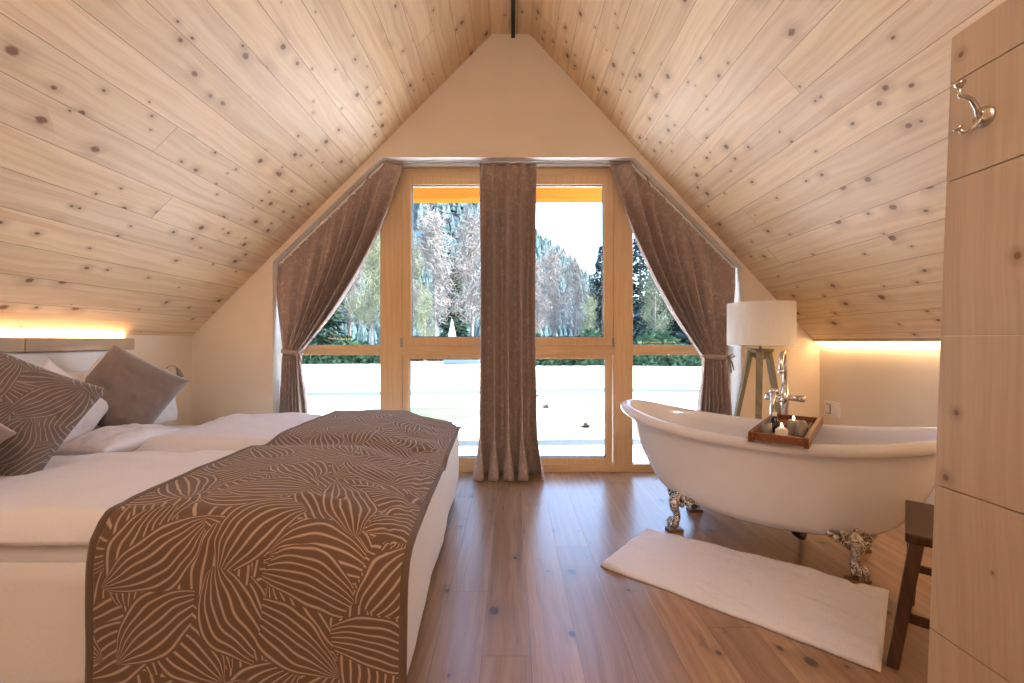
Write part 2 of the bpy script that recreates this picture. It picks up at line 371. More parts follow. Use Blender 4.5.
def grid(nu, nv, f, uvf=None, close_u=False):
    bm = bmesh.new(); uvl = bm.loops.layers.uv.new('UVMap') if uvf else None
    V = [[bm.verts.new(f(i/nu, j/nv)) for j in range(nv+1)] for i in range(nu+1)]
    for i in range(nu):
        for j in range(nv):
            fc = bm.faces.new((V[i][j], V[i+1][j], V[i+1][j+1], V[i][j+1]))
            if uvl:
                for l, (a, b) in zip(fc.loops, ((i,j),(i+1,j),(i+1,j+1),(i,j+1))): l[uvl].uv = uvf(a/nu, b/nv)
    return bm
def sstep(x, a, b):
    t = max(0, min(1, (x-a)/(b-a))); return t*t*(3-2*t)
def lerp(a, b, t): return a+(b-a)*t
def fb(x, y, z=0): return noise.fractal(Vector((x, y, z)), 1.0, 2.0, 3)
def copy_tree(o, loc=None, rz=None, sc=None, label=None, group=None):
    r = o.copy(); C.objects.link(r)
    if loc is not None: r.location = loc
    if rz is not None: r.rotation_euler = (0, 0, rz)
    if sc is not None: r.scale = sc if isinstance(sc, tuple) else (sc,)*3
    if label: r['label'] = label
    if group: r['group'] = group
    for ch in [c for c in bpy.data.objects if c.parent == o]:
        k = ch.copy(); C.objects.link(k); k.parent = r
        for g in [c for c in bpy.data.objects if c.parent == ch]:
            q = g.copy(); C.objects.link(q); q.parent = k
    return r

# ------------------------------------------------------------------ room shell
YB = -2.6
WL, WR = -2.90, 2.79
struct = lambda name, bm, m, parent=None, **k: tag(obj(name, bm, m, parent, **k), kind='structure' if not parent else None)
struct('floor', BX(WL-.1, WR+.1, YB-.1, 4.34, -.12, 0), M['floor'])
# roof slopes with thickness, flat strip at the ridge
bm = bmesh.new(); th = .16
prism(bm, [(-2.90,1.30), (-.18,4.04), (-.18-.11,4.04+.2), (-3.06,1.42)], 'y', YB-.1, 4.30)
struct('ceiling', bm, M['ceil_l'])
bm = bmesh.new()
prism(bm, [(2.74,1.26), (.16,4.04), (.16+.11,4.04+.2), (2.99,1.40)], 'y', YB-.1, 4.30)
struct('ceiling', bm, M['ceil_r'])
struct('ceiling', BX(-.18, .16, YB-.1, 4.30, 4.04, 4.2), M['ceil_r'])
struct('wall_left', BX(WL-.14, WL, YB-.1, 4.30, 0, 1.40), M['plaster'])
struct('wall_right', BX(WR, WR+.16, YB-.1, 4.30, 0, 1.42), M['plaster'])
bm = bmesh.new(); prism(bm, [(WL-.1,0), (WR+.1,0), (WR+.1,1.25), (.13,4.1), (-.17,4.1), (WL-.1,1.32)], 'y', YB-.1, YB)
struct('wall_back', bm, M['plaster'])
# gable wall with the cut-out for the window
hole = [(-2.17,0), (-2.17,1.97), (-1.19,2.92), (1.11,2.92), (2.08,1.93), (2.08,0)]
outer = [(WL-.02,0), (WL-.02,1.30), (-.20,4.06), (.18,4.06), (WR+.02,1.26), (WR+.02,0)]
def ring_wall(name, y0, y1, m):
    bm = bmesh.new()
    for a in range(5):
        q = [outer[a], outer[a+1], hole[a+1], hole[a]]
        A = [bm.verts.new((p[0], y0, p[1])) for p in q]; B = [bm.verts.new((p[0], y1, p[1])) for p in q]
        f = bm.faces.new(A); bm.faces.new(B[::-1])
        fr = bm.faces.new((A[2], A[3], B[3], B[2])); fr.material_index = 1
        bm.faces.new((A[0], A[1], B[1], B[0]))
    bmesh.ops.remove_doubles(bm, verts=bm.verts[:], dist=1e-5)
    return struct(name, bm, [M['plaster'], M['reveal']])
ring_wall('wall_far', 3.90, 4.30, None)
# white skirting of the gable wall is not in the photo; a slim shadow batten under each ceiling foot is
struct('trim_1', BX(2.728, 2.748, YB, 3.90, 1.250, 1.275), M['headw'])

# LED strips in the coves
bm = BX(2.750, 2.778, YB+.2, 3.86, 1.226, 1.248)
led = tag(obj('light_strip', bm, M['led']), 'warm glowing light strip along the right low wall, above the bathtub', 'light strip')
bm = BX(-2.895, -2.872, .6, 3.19, 1.280, 1.306)
led = tag(obj('light_strip', bm, M['led']), 'warm glowing light strip above the bed headboard on the left', 'light strip')

# ridge track
tr = thing('track_light', (.01, 0, 4.0), 'black track light rail running along the ridge of the pine ceiling', 'light')
obj('rail', BX(-.017, .017, -2.3, 3.895, -.002, .038), M['black'], tr)
for y in (-1.0, -2.0):  # unseen glowing globes on cords, added behind the camera to brighten the room
    cd = obj('fill_cord', TB([(0, y, 0), (0, y, -.75)], .004), M['black'], tr)
    bm = bmesh.new(); ell(bm, (0, y, -.88), (.15,.15,.15), seg=24)
    obj('fill_globe', bm, M['bulb'], cd, smooth=True)

# ------------------------------------------------------------------ window
F0, F1 = 4.12, 4.20
def X(px, Y=F0): return (px-512)/430*Y
def Z(py, Y=F0): return 1.25-(py-341.5)/430*Y
win = bpy.data.objects.new('window_1', None); C.objects.link(win); win.location = (0, F0, 0); tag(win, kind='structure')
def wpart(name, bm, m, parent=win, **k):
    bmesh.ops.translate(bm, verts=bm.verts[:], vec=(0, -F0, 0)); return obj(name, bm, m, parent, **k)
top = 2.90
# outer frame: posts, sill, head, slanted rails
L0, R0 = -2.15, 2.06
P1, P2, P3, P4 = X(380), X(402), X(613.5), X(633)
bm = bmesh.new(); box(bm, P1, P2, F0, F1, .0, top)
wpart('frame_post', bm, M['frame'], bevel=.004)
bm = bmesh.new(); box(bm, P3, P4, F0, F1, .0, top)
wpart('frame_post', bm, M['frame'], bevel=.004)
wpart('frame_post', BX(L0-.01, L0+.10, F0, F1, 0, 1.97), M['frame'], bevel=.004)
wpart('frame_post', BX(R0-.10, R0+.01, F0, F1, 0, 1.93), M['frame'], bevel=.004)
wpart('frame_sill', BX(L0-.01, R0+.01, F0-.012, F1, 0, .075), M['frame_h'], bevel=.004)
wpart('frame_head', BX(P1, P4, F0, F1, Z(178), top+.015), M['frame_h'], bevel=.004)
for sgn, (a, b) in ((1, ((-2.16,1.97), (-1.19,2.915))), (-1, ((2.07,1.93), (1.11,2.915)))):
    bm = bmesh.new(); w_ = .085
    prism(bm, [a, b, (b[0], b[1]-w_*1.4), (a[0], a[1]-w_*1.4)], 'y', F0+.002, F1)
    wpart('slanted_rail', bm, M['frame_h'], bevel=.003)
tz0, tz1 = Z(355), Z(345)
wpart('frame_transom', BX(P2, P3, F0, F1, Z(355), Z(344)), M['frame_h'], bevel=.003)
wpart('frame_transom', BX(L0+.1, P1, F0, F1, tz0, tz1), M['frame_h'], bevel=.003)
wpart('frame_transom', BX(P4, R0-.1, F0, F1, tz0, tz1), M['frame_h'], bevel=.003)
wpart('centre_mullion', BX(X(505), X(512), F0, F1, .07, top), M['frame'], bevel=.003)
# sashes (upper opening leaves) and the glazing
def sash(x0, x1, z0, z1, w, y0=F0-.012, glass=True):
    bm = bmesh.new()
    box(bm, x0, x0+w, y0, F1-.01, z0, z1); box(bm, x1-w, x1, y0, F1-.01, z0, z1)
    box(bm, x0+w, x1-w, y0, F1-.01, z0, z0+w); box(bm, x0+w, x1-w, y0, F1-.01, z1-w, z1)
    s = wpart('sash', bm, M['frame'], bevel=.004)
    bm = bmesh.new(); g = .008
    a, b, c, d = x0+w, x1-w, z0+w, z1-w
    for q in ((a, a+g, c, d), (b-g, b, c, d), (a, b, c, c+g), (a, b, d-g, d)): box(bm, q[0], q[1], y0+.02, y0+.05, q[2], q[3])
    wpart('gasket', bm, M['gasket'], s)
    wpart('pane', BX(a, b, F0+.03, F0+.036, c, d), M['glass'], s)
wS = .085
sash(X(402.5), X(506), Z(346), Z(176), wS)
sash(X(511), X(612.5), Z(346), Z(176), wS)
sash(X(402.5), X(506), .072, Z(352.5), .062, F0+.006)
sash(X(511), X(612.5), .072, Z(352.5), .062, F0+.006)
wpart('pane', BX(L0+.1, P1, F0+.03, F0+.036, .07, tz0), M['glass'])
wpart('pane', BX(P4, R0-.1, F0+.03, F0+.036, .07, tz0), M['glass'])
bm = bmesh.new(); prism(bm, [(L0+.1, tz1), (P1, tz1), (P1, 2.83), (-1.19, 2.83), (L0+.1, 1.90)], 'y', F0+.03, F0+.036); wpart('pane', bm, M['glass'])
bm = bmesh.new(); prism(bm, [(R0-.1, tz1), (P4, tz1), (P4, 2.82), (1.12, 2.82), (R0-.1, 1.84)], 'y', F0+.03, F0+.036); wpart('pane', bm, M['glass'])
for xx in (X(402), X(613)):
    wpart('hinge', TB([(xx, F0-.02, Z(347)), (xx, F0-.02, Z(338))], .011), M['dkplastic'])

# ------------------------------------------------------------------ curtains and rail
CY = 3.985
rail = thing('curtain_rail', (0, CY, 2.9), 'thin grey curtain rail running along the top and slopes of the window recess', 'curtain rail')
bm = bmesh.new()
box(bm, -1.17, 1.10, CY-.012, CY+.012, 2.893, 2.907)
bmesh.ops.translate(bm, verts=bm.verts[:], vec=(0,-CY,-2.9)); obj('rail', bm, M['dkplastic'], rail)
for a, b in (((-2.15,1.965), (-1.19,2.895)), ((2.06,1.925), (1.10,2.895))):
    bm = bmesh.new(); n = Vector((b[0]-a[0], b[1]-a[1])).normalized(); q = Vector((-n.y, n.x))*.008
    prism(bm, [(a[0]+q.x, a[1]+q.y), (b[0]+q.x, b[1]+q.y), (b[0]-q.x, b[1]-q.y), (a[0]-q.x, a[1]-q.y)], 'y', CY-.012, CY+.012)
    bmesh.ops.translate(bm, verts=bm.verts[:], vec=(0,-CY,-2.9)); obj('sloped_rail', bm, M['plastic'], rail)
    for k in range(13):
        f = .04+.92*k/12; bm = bmesh.new(); ell(bm, (lerp(a[0],b[0],f), -.02, lerp(a[1],b[1],f)-.022-2.9), (.011,.008,.014), seg=8)
        obj('glider', bm, M['plastic'], rail, smooth=True)

# straight middle curtain
def mid_curtain(u, v):            # v: 0 top, 1 bottom
    z = 2.895*(1-v)+.006
    fl = sstep(v, .86, 1.0)
    x = lerp(-.318, .218, u)
    tight = 1-.06*math.sin(PI*v)
    amp = (.030+.046*sstep(v, .03, .25))*(1+.45*fl)
    if v < .03: amp = .012
    ph = 2*PI*(4.1*u+.05) + .35*math.sin(3*v)
    ph2 = 2*PI*11*u
    sn = math.sin(ph); d = amp*(1.05*math.copysign(abs(sn)**.8, sn)+.22*math.sin(2*ph+1.1)) + .006*math.sin(ph2)*sstep(1-v, .9, 1)
    y = CY - d - .03*fl - fl*.045*max(0, math.sin(ph))
    x = -.04+(x+.04)*tight*(1+.03*fl) + .026*math.cos(ph)*(.6+.9*v)*(1+fl)
    z += .02*fl*math.sin(ph+.8)*(1-u*.4)*.5 if v > .995 else 0
    return (x, y, max(.004, z))
cur = tag(obj('curtain', grid(150, 70, mid_curtain), M['curtain'], smooth=True, solid=.004), 'straight brown patterned curtain hanging in heavy folds down the middle of the window', 'curtain')
# header tape
def swag(name, T, Cc, K, Bt, label, n=9, ph0=0.0, flip=1):
    """T top polyline px, Cc control line px, K tie line px, Bt bottom line px, all outer(u=0) to inner(u=1)"""
    def W(p): return Vector((X(p[0], CY), 0, Z(p[1], CY)))
    def poly(P, u):
        L = [0]
        for a, b in zip(P, P[1:]): L.append(L[-1]+math.dist(a, b))
        s = u*L[-1]
        for i in range(len(P)-1):
            if s <= L[i+1]+1e-9:
                f = (s-L[i])/(L[i+1]-L[i]); return (lerp(P[i][0], P[i+1][0], f), lerp(P[i][1], P[i+1][1], f))
        return P[-1]
    tv = .70
    def f(u, v):
        uw = u**1.0
        g = poly(K, u); t0 = poly(T, uw); c = poly(Cc, u); b = poly(Bt, u)
        if v < tv:
            s = v/tv; a_, m_, b_ = W(t0), W(c), W(g)
            p = a_*(1-s)**2 + m_*2*s*(1-s) + b_*s*s
            gather = sstep(s, .72, 1.0)
        else:
            s = (v-tv)/(1-tv); p = W(g).lerp(W(b), s**.8)
            gather = 1-sstep(s, 0, .35)
            s = 1
        ph = 2*PI*n*(u**1.35)+ph0 + .4*math.sin(4*v)
        amp = (.012+.048*sstep(v, .0, .25))*(1-.50*gather)
        d = amp*(math.sin(ph)+.3*math.sin(2*ph+.7)+.12*math.sin(5.3*u*7))*(.45+.75*u)
        if v > tv: d = amp*1.1*(math.sin(ph)+.25*math.sin(2*ph+.7))
        along = .012*math.cos(ph)*(.3+u)*(1-gather)
        y = CY - d - .012*gather
        z = p.z
        if v > .92: z = max(z, .006)
        return (p.x+along*flip, y, z)
    return grid(150, 90, f)
lc = thing('curtain', (X(290, CY), CY, 0), 'brown patterned curtain swept to the left window edge and tied low, behind the bed', 'curtain')
def cpart(name, bm, root, m=None, **k):
    sub = k.pop('sub', None); bmesh.ops.translate(bm, verts=bm.verts[:], vec=-root.location); return obj(name, bm, m or M['curtain'], sub or root, **k)
cpart('drape', swag('c', [(275.5,263), (382,160.5), (403,160)], [(277,305), (378,256)], [(284,351), (300,353)], [(277,481), (309,482)], '', 6), lc, smooth=True, solid=.004)
rc = thing('curtain', (X(715, CY), CY, 0), 'brown patterned curtain swept to the right window edge and tied back, beside the tripod lamp', 'curtain')
cpart('drape', swag('c', [(735.5,267), (634,160.5), (610,160)], [(734,305), (633,258)], [(724,356), (703,358)], [(736,482), (696,482)], '', 6, .6, -1), rc, smooth=True, solid=.004)
def tieback(root, x0, x1, y, sgn):
    cx, hw = (X(x0,CY)+X(x1,CY))/2, (X(x1,CY)-X(x0,CY))/2+.012; z = Z(y, CY)
    pts = [(cx+hw*math.cos(a), CY+.060*math.sin(a), z-.012*math.cos(a)*sgn) for a in [2*PI*k/28 for k in range(29)]]
    tb = cpart('tieback', TB(pts, .011, seg=8, caps=False, flat=2.0), root, smooth=True)
    e = X(x1 if sgn > 0 else x0, CY)
    kx = e + .008*sgn
    bm = bmesh.new(); ell(bm, (kx, CY-.05, z), (.02,.014,.02), seg=10)
    tube(bm, [(kx, CY-.055, z), (kx+.035, CY-.06, z+.035), (kx+.05, CY-.06, z+.01), (kx+.02, CY-.055, z-.01)], .007, seg=6)
    tube(bm, [(kx, CY-.055, z), (kx+.025, CY-.062, z-.05), (kx+.045, CY-.06, z-.12)], [.006,.008,.005], seg=6)
    tube(bm, [(kx, CY-.055, z), (kx+.005, CY-.065, z-.05), (kx+.02, CY-.065, z-.14)], [.006,.008,.005], seg=6)
    cpart('bow', bm, root, sub=tb, smooth=True)
tieback(lc, 284, 300, 352, 1); tieback(rc, 703, 725, 357, 1)

# ------------------------------------------------------------------ bed
def shear(p): return (p[0]-.038*(p[1]-1.4), p[1], p[2])
def bshear(bm):
    for v in bm.verts: v.co = shear(v.co)
    return bm
bed = thing('bed', (-1.6, 2.45, 0), 'wide double bed with white sheets and low box base, standing against the left wall', 'bed')
def bpart(name, bm, m, sh=True, **k):
    if sh: bshear(bm)
    bmesh.ops.translate(bm, verts=bm.verts[:], vec=-bed.location); return obj(name, bm, m, bed, **k)
def rbox(x0, x1, y0, y1, z0, z1, r, n=5, wav=0):
    bm = BX(x0, x1, y0, y1, z0, z1)
    bmesh.ops.bevel(bm, geom=bm.edges[:], offset=r, segments=n, affect='EDGES', profile=.5)
    return bm
bpart('bed_base', rbox(-2.79, -.40, 1.47, 3.50, .12, .34, .02, 3), M['sheet'], smooth=True)
bpart('mattress', rbox(-2.79, -.372, 1.46, 3.52, .335, .575, .06, 6), M['sheet'], smooth=True)
for x, y in ((-.405, 3.45), (-.42, 1.56), (-2.7, 3.44), (-2.7, 1.56)):
    bpart('leg', LT([(0,0), (.022,0), (.03,.125), (0,.125)], (x, y, 0)), M['black'], smooth=False)
# hanging side of the fitted cover at the foot (white skirt, slightly flared)
def skirt(u, v):
    # path along foot end then along near side; u along path
    y = lerp(3.515, 1.43, u)
    z = lerp(.50, .115, v)
    x = -.362 + .004*math.sin(v*PI) + .010*fb(y*2.2, z*1.5, 3)*(.3+v)
    return (x, y, z)
bpart('bed_skirt', grid(80, 24, skirt), M['sheet'], smooth=True, solid=.006)
def skirt2(u, v):
    x = lerp(-.362, -2.78, u); z = lerp(.51, .115, v)
    y = 1.425 + .014*fb(x*1.7, z*1.3, 7)*(.3+v) + .02*sstep(1-v, .85, 1)
    return (x, y, z)
bpart('bed_skirt', grid(80, 24, skirt2), M['sheet'], smooth=True, solid=.006)

# headboard
hb = thing('headboard', (-2.84, 2.0, 0), 'padded white headboard with a pale wooden top rail behind the pillows', 'headboard')
bm = bmesh.new(); box(bm, -2.893, -2.80, .6, 2.472, 1.19, 1.272); box(bm, -2.893, -2.80, 2.476, 3.19, 1.19, 1.272)
bmesh.ops.translate(bm, verts=bm.verts[:], vec=-hb.location); obj('top_rail', bm, M['headw'], hb, bevel=.003)
bm = rbox(-2.893, -2.815, .62, 3.17, .30, 1.188, .02, 3)
bmesh.ops.translate(bm, verts=bm.verts[:], vec=-hb.location); obj('padded_panel', bm, M['upholstery'], hb, smooth=True)

from mathutils.bvhtree import BVHTree
BV = [BVHTree.FromBMesh(bshear(rbox(-2.79, -.372, 1.46, 3.52, .335, .575, .06, 6)))]
# duvets: puffy slabs
def duvet(name, x0, x1, y0, y1, z0, z1, label, seed, nx=120, ny=70):
    def zt(x, y):
        fx = (x-x0)/(x1-x0); fy = (y-y0)/(y1-y0)
        ex = min(fx*(x1-x0), (1-fx)*(x1-x0)); ey = min(fy, 1-fy)*(y1-y0)
        k = (1-math.exp(-ex/.07))*(1-math.exp(-ey/.06))
        foot = sstep(x, -.95, -.33)
        return k, foot
    def f(u, v):
        # u along x, v goes round: 0..0.6 top from y0 to y1, rest beneath
        x = lerp(x0, x1, u)
        wy = .012*fb(x*2.0, seed, 0)
        if y0 < 2: wy += .10*sstep(x, -1.3, -.9)*(1 if v > .9 or v < .12 else max(0, 1-abs((v-.12))/.3) if v < .5 else max(0, 1-(.9-v)/.3))
        if v <= .62:
            s = v/.62; s = .5-.5*math.cos(PI*s); y = lerp(y0, y1, s)
            e = min(s, 1-s)*(y1-y0); ex = min(u, 1-u)*(x1-x0)
            k = math.sqrt(max(0, 1-max(0, 1-e/.075)**2)) * math.sqrt(max(0, 1-max(0, 1-ex/.10)**2))
            hgt = (z1-z0)*k*(1-.80*sstep(x, -.84, -.44))
            hgt += .018*k*fb(x*1.6+seed, y*2.2, 1) + .010*k*fb(x*5+seed, y*7, 2) - .014*k*abs(fb(x*2.0, y*8, seed))
            z = z0 + .045*k + max(0, hgt-.045*k) if hgt > .045*k else z0+hgt
            z = max(z, z0)
        else:
            s = (v-.62)/.38; y = lerp(y1, y0, s); z = z0 - .018*math.sin(PI*s)*0
            z = z0
        return (x, y+wy*(1 if v < .99 else 1), z)
    bm = grid(nx, ny, f); bmesh.ops.remove_doubles(bm, verts=bm.verts[:], dist=1e-5); bshear(bm); BV.append(BVHTree.FromBMesh(bm))
    o = obj(name, bm, M['linen'], smooth=True); return tag(o, label, 'duvet')
duvet('duvet', -2.47, -.43, 1.415, 2.30, .577, .675, 'white folded duvet on the near half of the bed, partly under the throw', 2.2)
duvet('duvet', -2.25, -.43, 2.57, 3.53, .577, .665, 'white folded duvet on the window side of the bed, behind the bare sheet', 8.4)

# throw laid across the foot of the bed and hanging down the near side
def bedtop(x, y):
    base = .692 - .130*sstep(x, -.84, -.37)
    dip = .028*math.exp(-((y-2.43)/.10)**2)
    return base - dip + .007*fb(x*3, y*3, 5)
NEAR = [(1.64,.0), (1.54,-.002), (1.465,-.012), (1.415,-.036), (1.385,-.085), (1.375,-.15), (1.372,-.25), (1.369,-.37), (1.364,-.49), (1.36,-.60), (1.356,-.675)]
cum = [0]
for a, b in zip(NEAR, NEAR[1:]): cum.append(cum[-1]+math.dist(a, b))
YF = 3.55
def throw_pt(u, d):               # u 0..1 head side -> foot edge, d metres from the far edge
    flat = YF-1.64
    wob = .006*math.sin(7*d)+.010*fb(d*1.5, 1.2)
    xl, xr = -1.36, -.335
    if d <= flat:
        y = YF-d; x = lerp(xl, xr, u)+wob*(1-u)
        z = bedtop(x, y)
        far = YF-y
        if far < .10: z -= .03*(1-far/.10)**2
    else:
        s = d-flat
        s = min(s, cum[-1]-1e-6)
        for i in range(len(cum)-1):
            if s <= cum[i+1]:
                f = (s-cum[i])/(cum[i+1]-cum[i]); y = lerp(NEAR[i][0], NEAR[i+1][0], f); dz = lerp(NEAR[i][1], NEAR[i+1][1], f); break
        x = lerp(xl, xr, u)+wob*(1-u)
        top_ = bedtop(x, 1.64)
        k = min(1, -dz/.60)
        z = lerp(top_+dz, .015+(.675+dz)*.9, k*k)
        z = max(z, .02)
        bulge = .012*math.sin(x*9+1)*sstep(-dz, .1, .5)
        y += bulge - .02*sstep(-dz, .0, .2)*(1-u)*0
    x, y, z = shear((x, y, z))
    for off in ((0,0), (.02,0), (-.02,0), (0,.02), (0,-.02)):
        for b in BV:
            if y > 1.385:
                h = b.ray_cast(Vector((x+off[0], y+off[1], 2)), Vector((0,0,-1)))
                if h[0] is not None and h[0].z+.013 > z: z = h[0].z+.013
            if d > flat:
                h = b.ray_cast(Vector((x+off[0], 0, z+off[1]*.7)), Vector((0,1,0)))
                if h[0] is not None and h[0].y < 1.6 and h[0].y-.016 < y and z < .66: y = h[0].y-.016
    return (x, y, z)
DL = YF-1.64+cum[-1]-.03
bm = grid(110, 210, lambda u, v: throw_pt(.022+.956*u, .02+v*(DL-.04)), lambda u, v: (u*1.03+.35, v*DL))
th_ = thing('bed_throw', (-.85, 2.4, .68), 'brown leaf-patterned throw spread over the foot of the bed and hanging to the floor', 'throw')
bmesh.ops.translate(bm, verts=bm.verts[:], vec=-th_.location)
obj('patterned_cloth', bm, M['throw'], th_, smooth=True, solid=.006)
bm = bmesh.new(); parts = []
for (fu, fv, nu, nv) in ((lambda u: .0+.024*u, None, 3, 210), (lambda u: .976+.024*u, None, 3, 210)):
    b2 = grid(nu, nv, lambda u, v: throw_pt(fu(u), v*DL))
    me_ = bpy.data.meshes.new('t'); b2.to_mesh(me_); b2.free(); bm.from_mesh(me_); bpy.data.meshes.remove(me_)
b2 = grid(60, 2, lambda u, v: throw_pt(u, v*.022)); me_ = bpy.data.meshes.new('t'); b2.to_mesh(me_); b2.free(); bm.from_mesh(me_); bpy.data.meshes.remove(me_)
bmesh.ops.translate(bm, verts=bm.verts[:], vec=-th_.location)
obj('hem', bm, M['hem'], th_, smooth=True, solid=.009)

# pillows
def pillow_bm(w, h, t, notch=0, seed=0, pinch=.07, n=40, uvs=True, pw=.46):
    bm = bmesh.new(); uvl = bm.loops.layers.uv.new('UVMap')
    def P(u, v, s):
        k = (max(0, 1-u*u)**pw)*(max(0, 1-v*v)**pw)
        x = u*w/2*(1-pinch*(1-v*v)); y = v*h/2*(1-pinch*(1-u*u))
        if notch: y -= notch*math.exp(-(u/.42)**2)*sstep(v, -.4, 1)
        z = s*t/2*k*(1+.18*fb(u*1.7+seed, v*1.7, s)) + .012*fb(u*3, v*3, seed)*k
        if notch: z *= 1-.35*math.exp(-(u/.3)**2)*sstep(v, 0, 1)
        return (x, y, z)
    for s in (1, -1):
        V = [[bm.verts.new(P(2*i/n-1, 2*j/n-1, s)) for j in range(n+1)] for i in range(n+1)]
        for i in range(n):
            for j in range(n):
                q = (V[i][j], V[i+1][j], V[i+1][j+1], V[i][j+1])
                f = bm.faces.new(q if s > 0 else q[::-1])
                idx = ((i,j),(i+1,j),(i+1,j+1),(i,j+1)); idx = idx if s > 0 else idx[::-1]
                for l, (a, b) in zip(f.loops, idx): l[uvl].uv = (a/n*w, b/n*h)
    bmesh.ops.remove_doubles(bm, verts=bm.verts[:], dist=1e-5)
    return bm
def pillow(name, w, h, t, loc, right, up, m, label, piping=False, **k):
    """right, up: world directions of the pillow's face axes"""
    r = Vector(right).normalized(); nrm = r.cross(Vector(up)).normalized(); u = nrm.cross(r).normalized()
    o = obj(name, pillow_bm(w, h, t, **k), m, smooth=True)
    o.matrix_world = Matrix.Translation(Vector(loc)) @ Matrix((r, u, nrm)).transposed().to_4x4()
    return tag(o, label, 'pillow')
def diamond(c, facing, lean, size, t, m, label, name='pillow', roll=45, **k):
    """square cushion standing on a corner, facing (x,y), leaning back"""
    f = Vector((facing[0], facing[1], 0)).normalized(); side = Vector((-f.y, f.x, 0))
    n = (f*math.cos(lean)+Vector((0,0,1))*math.sin(lean)).normalized(); up = n.cross(side).normalized()*1
    if up.z < 0: up = -up
    a = math.radians(roll); r = side*math.cos(a)+up*math.sin(a); u = -side*math.sin(a)+up*math.cos(a)
    return pillow(name, size, size, t, c, r, u, m, label, **k)
def at(px, py, Y): return ((px-512)/430*Y, Y, 1.25-(py-341.5)/430*Y)
# white pillows against the headboard, lying pillows
pillow('pillow', .60, .46, .16, (-2.74, 2.70, .84), (.06,-1,0), (-.14,0,1), M['linen'], 'wide white pillow upright against the headboard, behind the two pointed white pillows', seed=1, pinch=.03)
diamond((-2.565, 2.42, .845), (1, -.1), .16, .44, .13, M['linen'], 'white pillow on its corner nearest the leaf-patterned cushion, point upward', roll=45, seed=2, pinch=.04)
diamond((-2.645, 2.80, .845), (1, -.1), .14, .44, .12, M['linen'], 'white pillow on its corner half hidden by the plain taupe cushion, point upward', roll=45, seed=8, pinch=.04)
pillow('pillow', .52, .42, .16, (-2.72, 3.22, .82), (.10,-1,0), (-.18,0,1), M['linen'], 'white pillow leaning on the headboard behind the plain taupe cushion', seed=4, pinch=.03)
pillow('pillow', .40, .60, .15, (-2.42, 2.62, .650), (1,.05,0), (0,1,0), M['linen'], 'white pillow lying flat beneath the plain taupe cushion', seed=6, pinch=.02)
pillow('pillow', .56, .46, .18, (-2.70, 1.86, .84), (.10,-1,0), (-.2,0,1), M['linen'], 'white pillow against the headboard, behind the leaf-patterned cushion', seed=9, pinch=.03)
diamond(at(126, 394, 2.80), (.5, -.86), .18, .485, .19, M['greypillow'], 'plain taupe cushion standing on its corner at the window side of the bed', name='cushion', roll=57, seed=3, pinch=.05)
diamond(at(9, 415, 1.95), (.5, -.86), .30, .49, .20, M['leafpillow'], 'taupe cushion with pale striped leaf pattern at the left picture edge', name='cushion', roll=62, seed=5, pinch=.05)
diamond(at(-76, 440, 1.62), (.5, -.86), .42, .345, .13, M['greypillow'], 'plain taupe cushion corner in front of the leaf-patterned cushion', name='cushion', roll=45, seed=12, pinch=.05)

# reading lamp on the wall beside the headboard
rl = thing('reading_lamp', (-2.90, 3.52, .98), 'small chrome gooseneck reading lamp on the wall right of the headboard', 'lamp')
obj('base', LT([(0,0), (.035,0), (.035,.015), (0,.018)], (0,0,-.06), axis=(1,0,0)), M['chrome'], rl, smooth=True)
pts = [(.015, 0, -.06), (.05,-.02,-.02)] + [(.07, -.02+.075*(1-math.cos(a)), .0+.07*math.sin(a)) for a in [PI*k/10 for k in range(1,9)]]
obj('gooseneck', TB(pts, .006, seg=8), M['chrome'], rl, smooth=True)
obj('lamp_head', TB([pts[-1], (.075, .135, -.005), (.08, .14, -.035)], [.010,.02,.024], seg=12), M['dkplastic'], rl, smooth=True)

# ------------------------------------------------------------------ bathtub
U = Vector((.77, -.64, 0)).normalized(); V_ = Vector((-U.y, U.x, 0)); TC = Vector((1.57, 2.70, 0))
yaw = math.atan2(U.y, U.x)
tub = thing('bathtub', TC, 'white freestanding clawfoot bathtub with high rolled ends beside the window', 'bathtub', rz=yaw)
def rimz(s): return .668+.105*min(1.1, abs(s)/.925)**2.3
ZB = .165
# (a, b, zf, dz): outline half axes, height fraction between bottom and rim
prof = []
body = [(.0,.0,0,-.0), (.30,.13,0,-.0), (.50,.195,.004,0), (.585,.235,.045,0), (.64,.262,.13,0), (.695,.285,.28,0), (.755,.302,.48,0), (.81,.315,.70,0), (.85,.324,.88,0), (.868,.330,.965,0)]
rim = []
for k in range(11):
    a = math.radians(-100+k*26); r = .034
    rim.append((.893+r*math.cos(a), .352+r*math.cos(a), .985, r*math.sin(a)+.012))
inner = [(.852,.312,.95,0), (.835,.300,.85,0), (.79,.288,.65,0), (.72,.268,.42,0), (.64,.24,.22,0), (.54,.205,.11,0), (.35,.14,.085,0), (0,0,.08,0)]
seg = 96; bm = bmesh.new(); rings = []
for (a, b, zf, dz) in body+rim+inner:
    if a == 0: rings.append([bm.verts.new((0,0,ZB+zf*(.668-ZB)+dz))]); continue
    R_ = []
    for k in range(seg):
        th = 2*PI*k/seg; c, s = math.cos(th), math.sin(th)
        ex = 2/2.25
        x = a*math.copysign(abs(c)**ex, c); y = b*math.copysign(abs(s)**ex, s)
        sr = x/a*.925
        zz = ZB + zf*(rimz(sr)-ZB) + dz
        # underside sags toward the middle like a boat
        zz += (1-zf)**4*.05*(abs(x)/.6)**2
        R_.append(bm.verts.new((x, y, zz)))
    rings.append(R_)
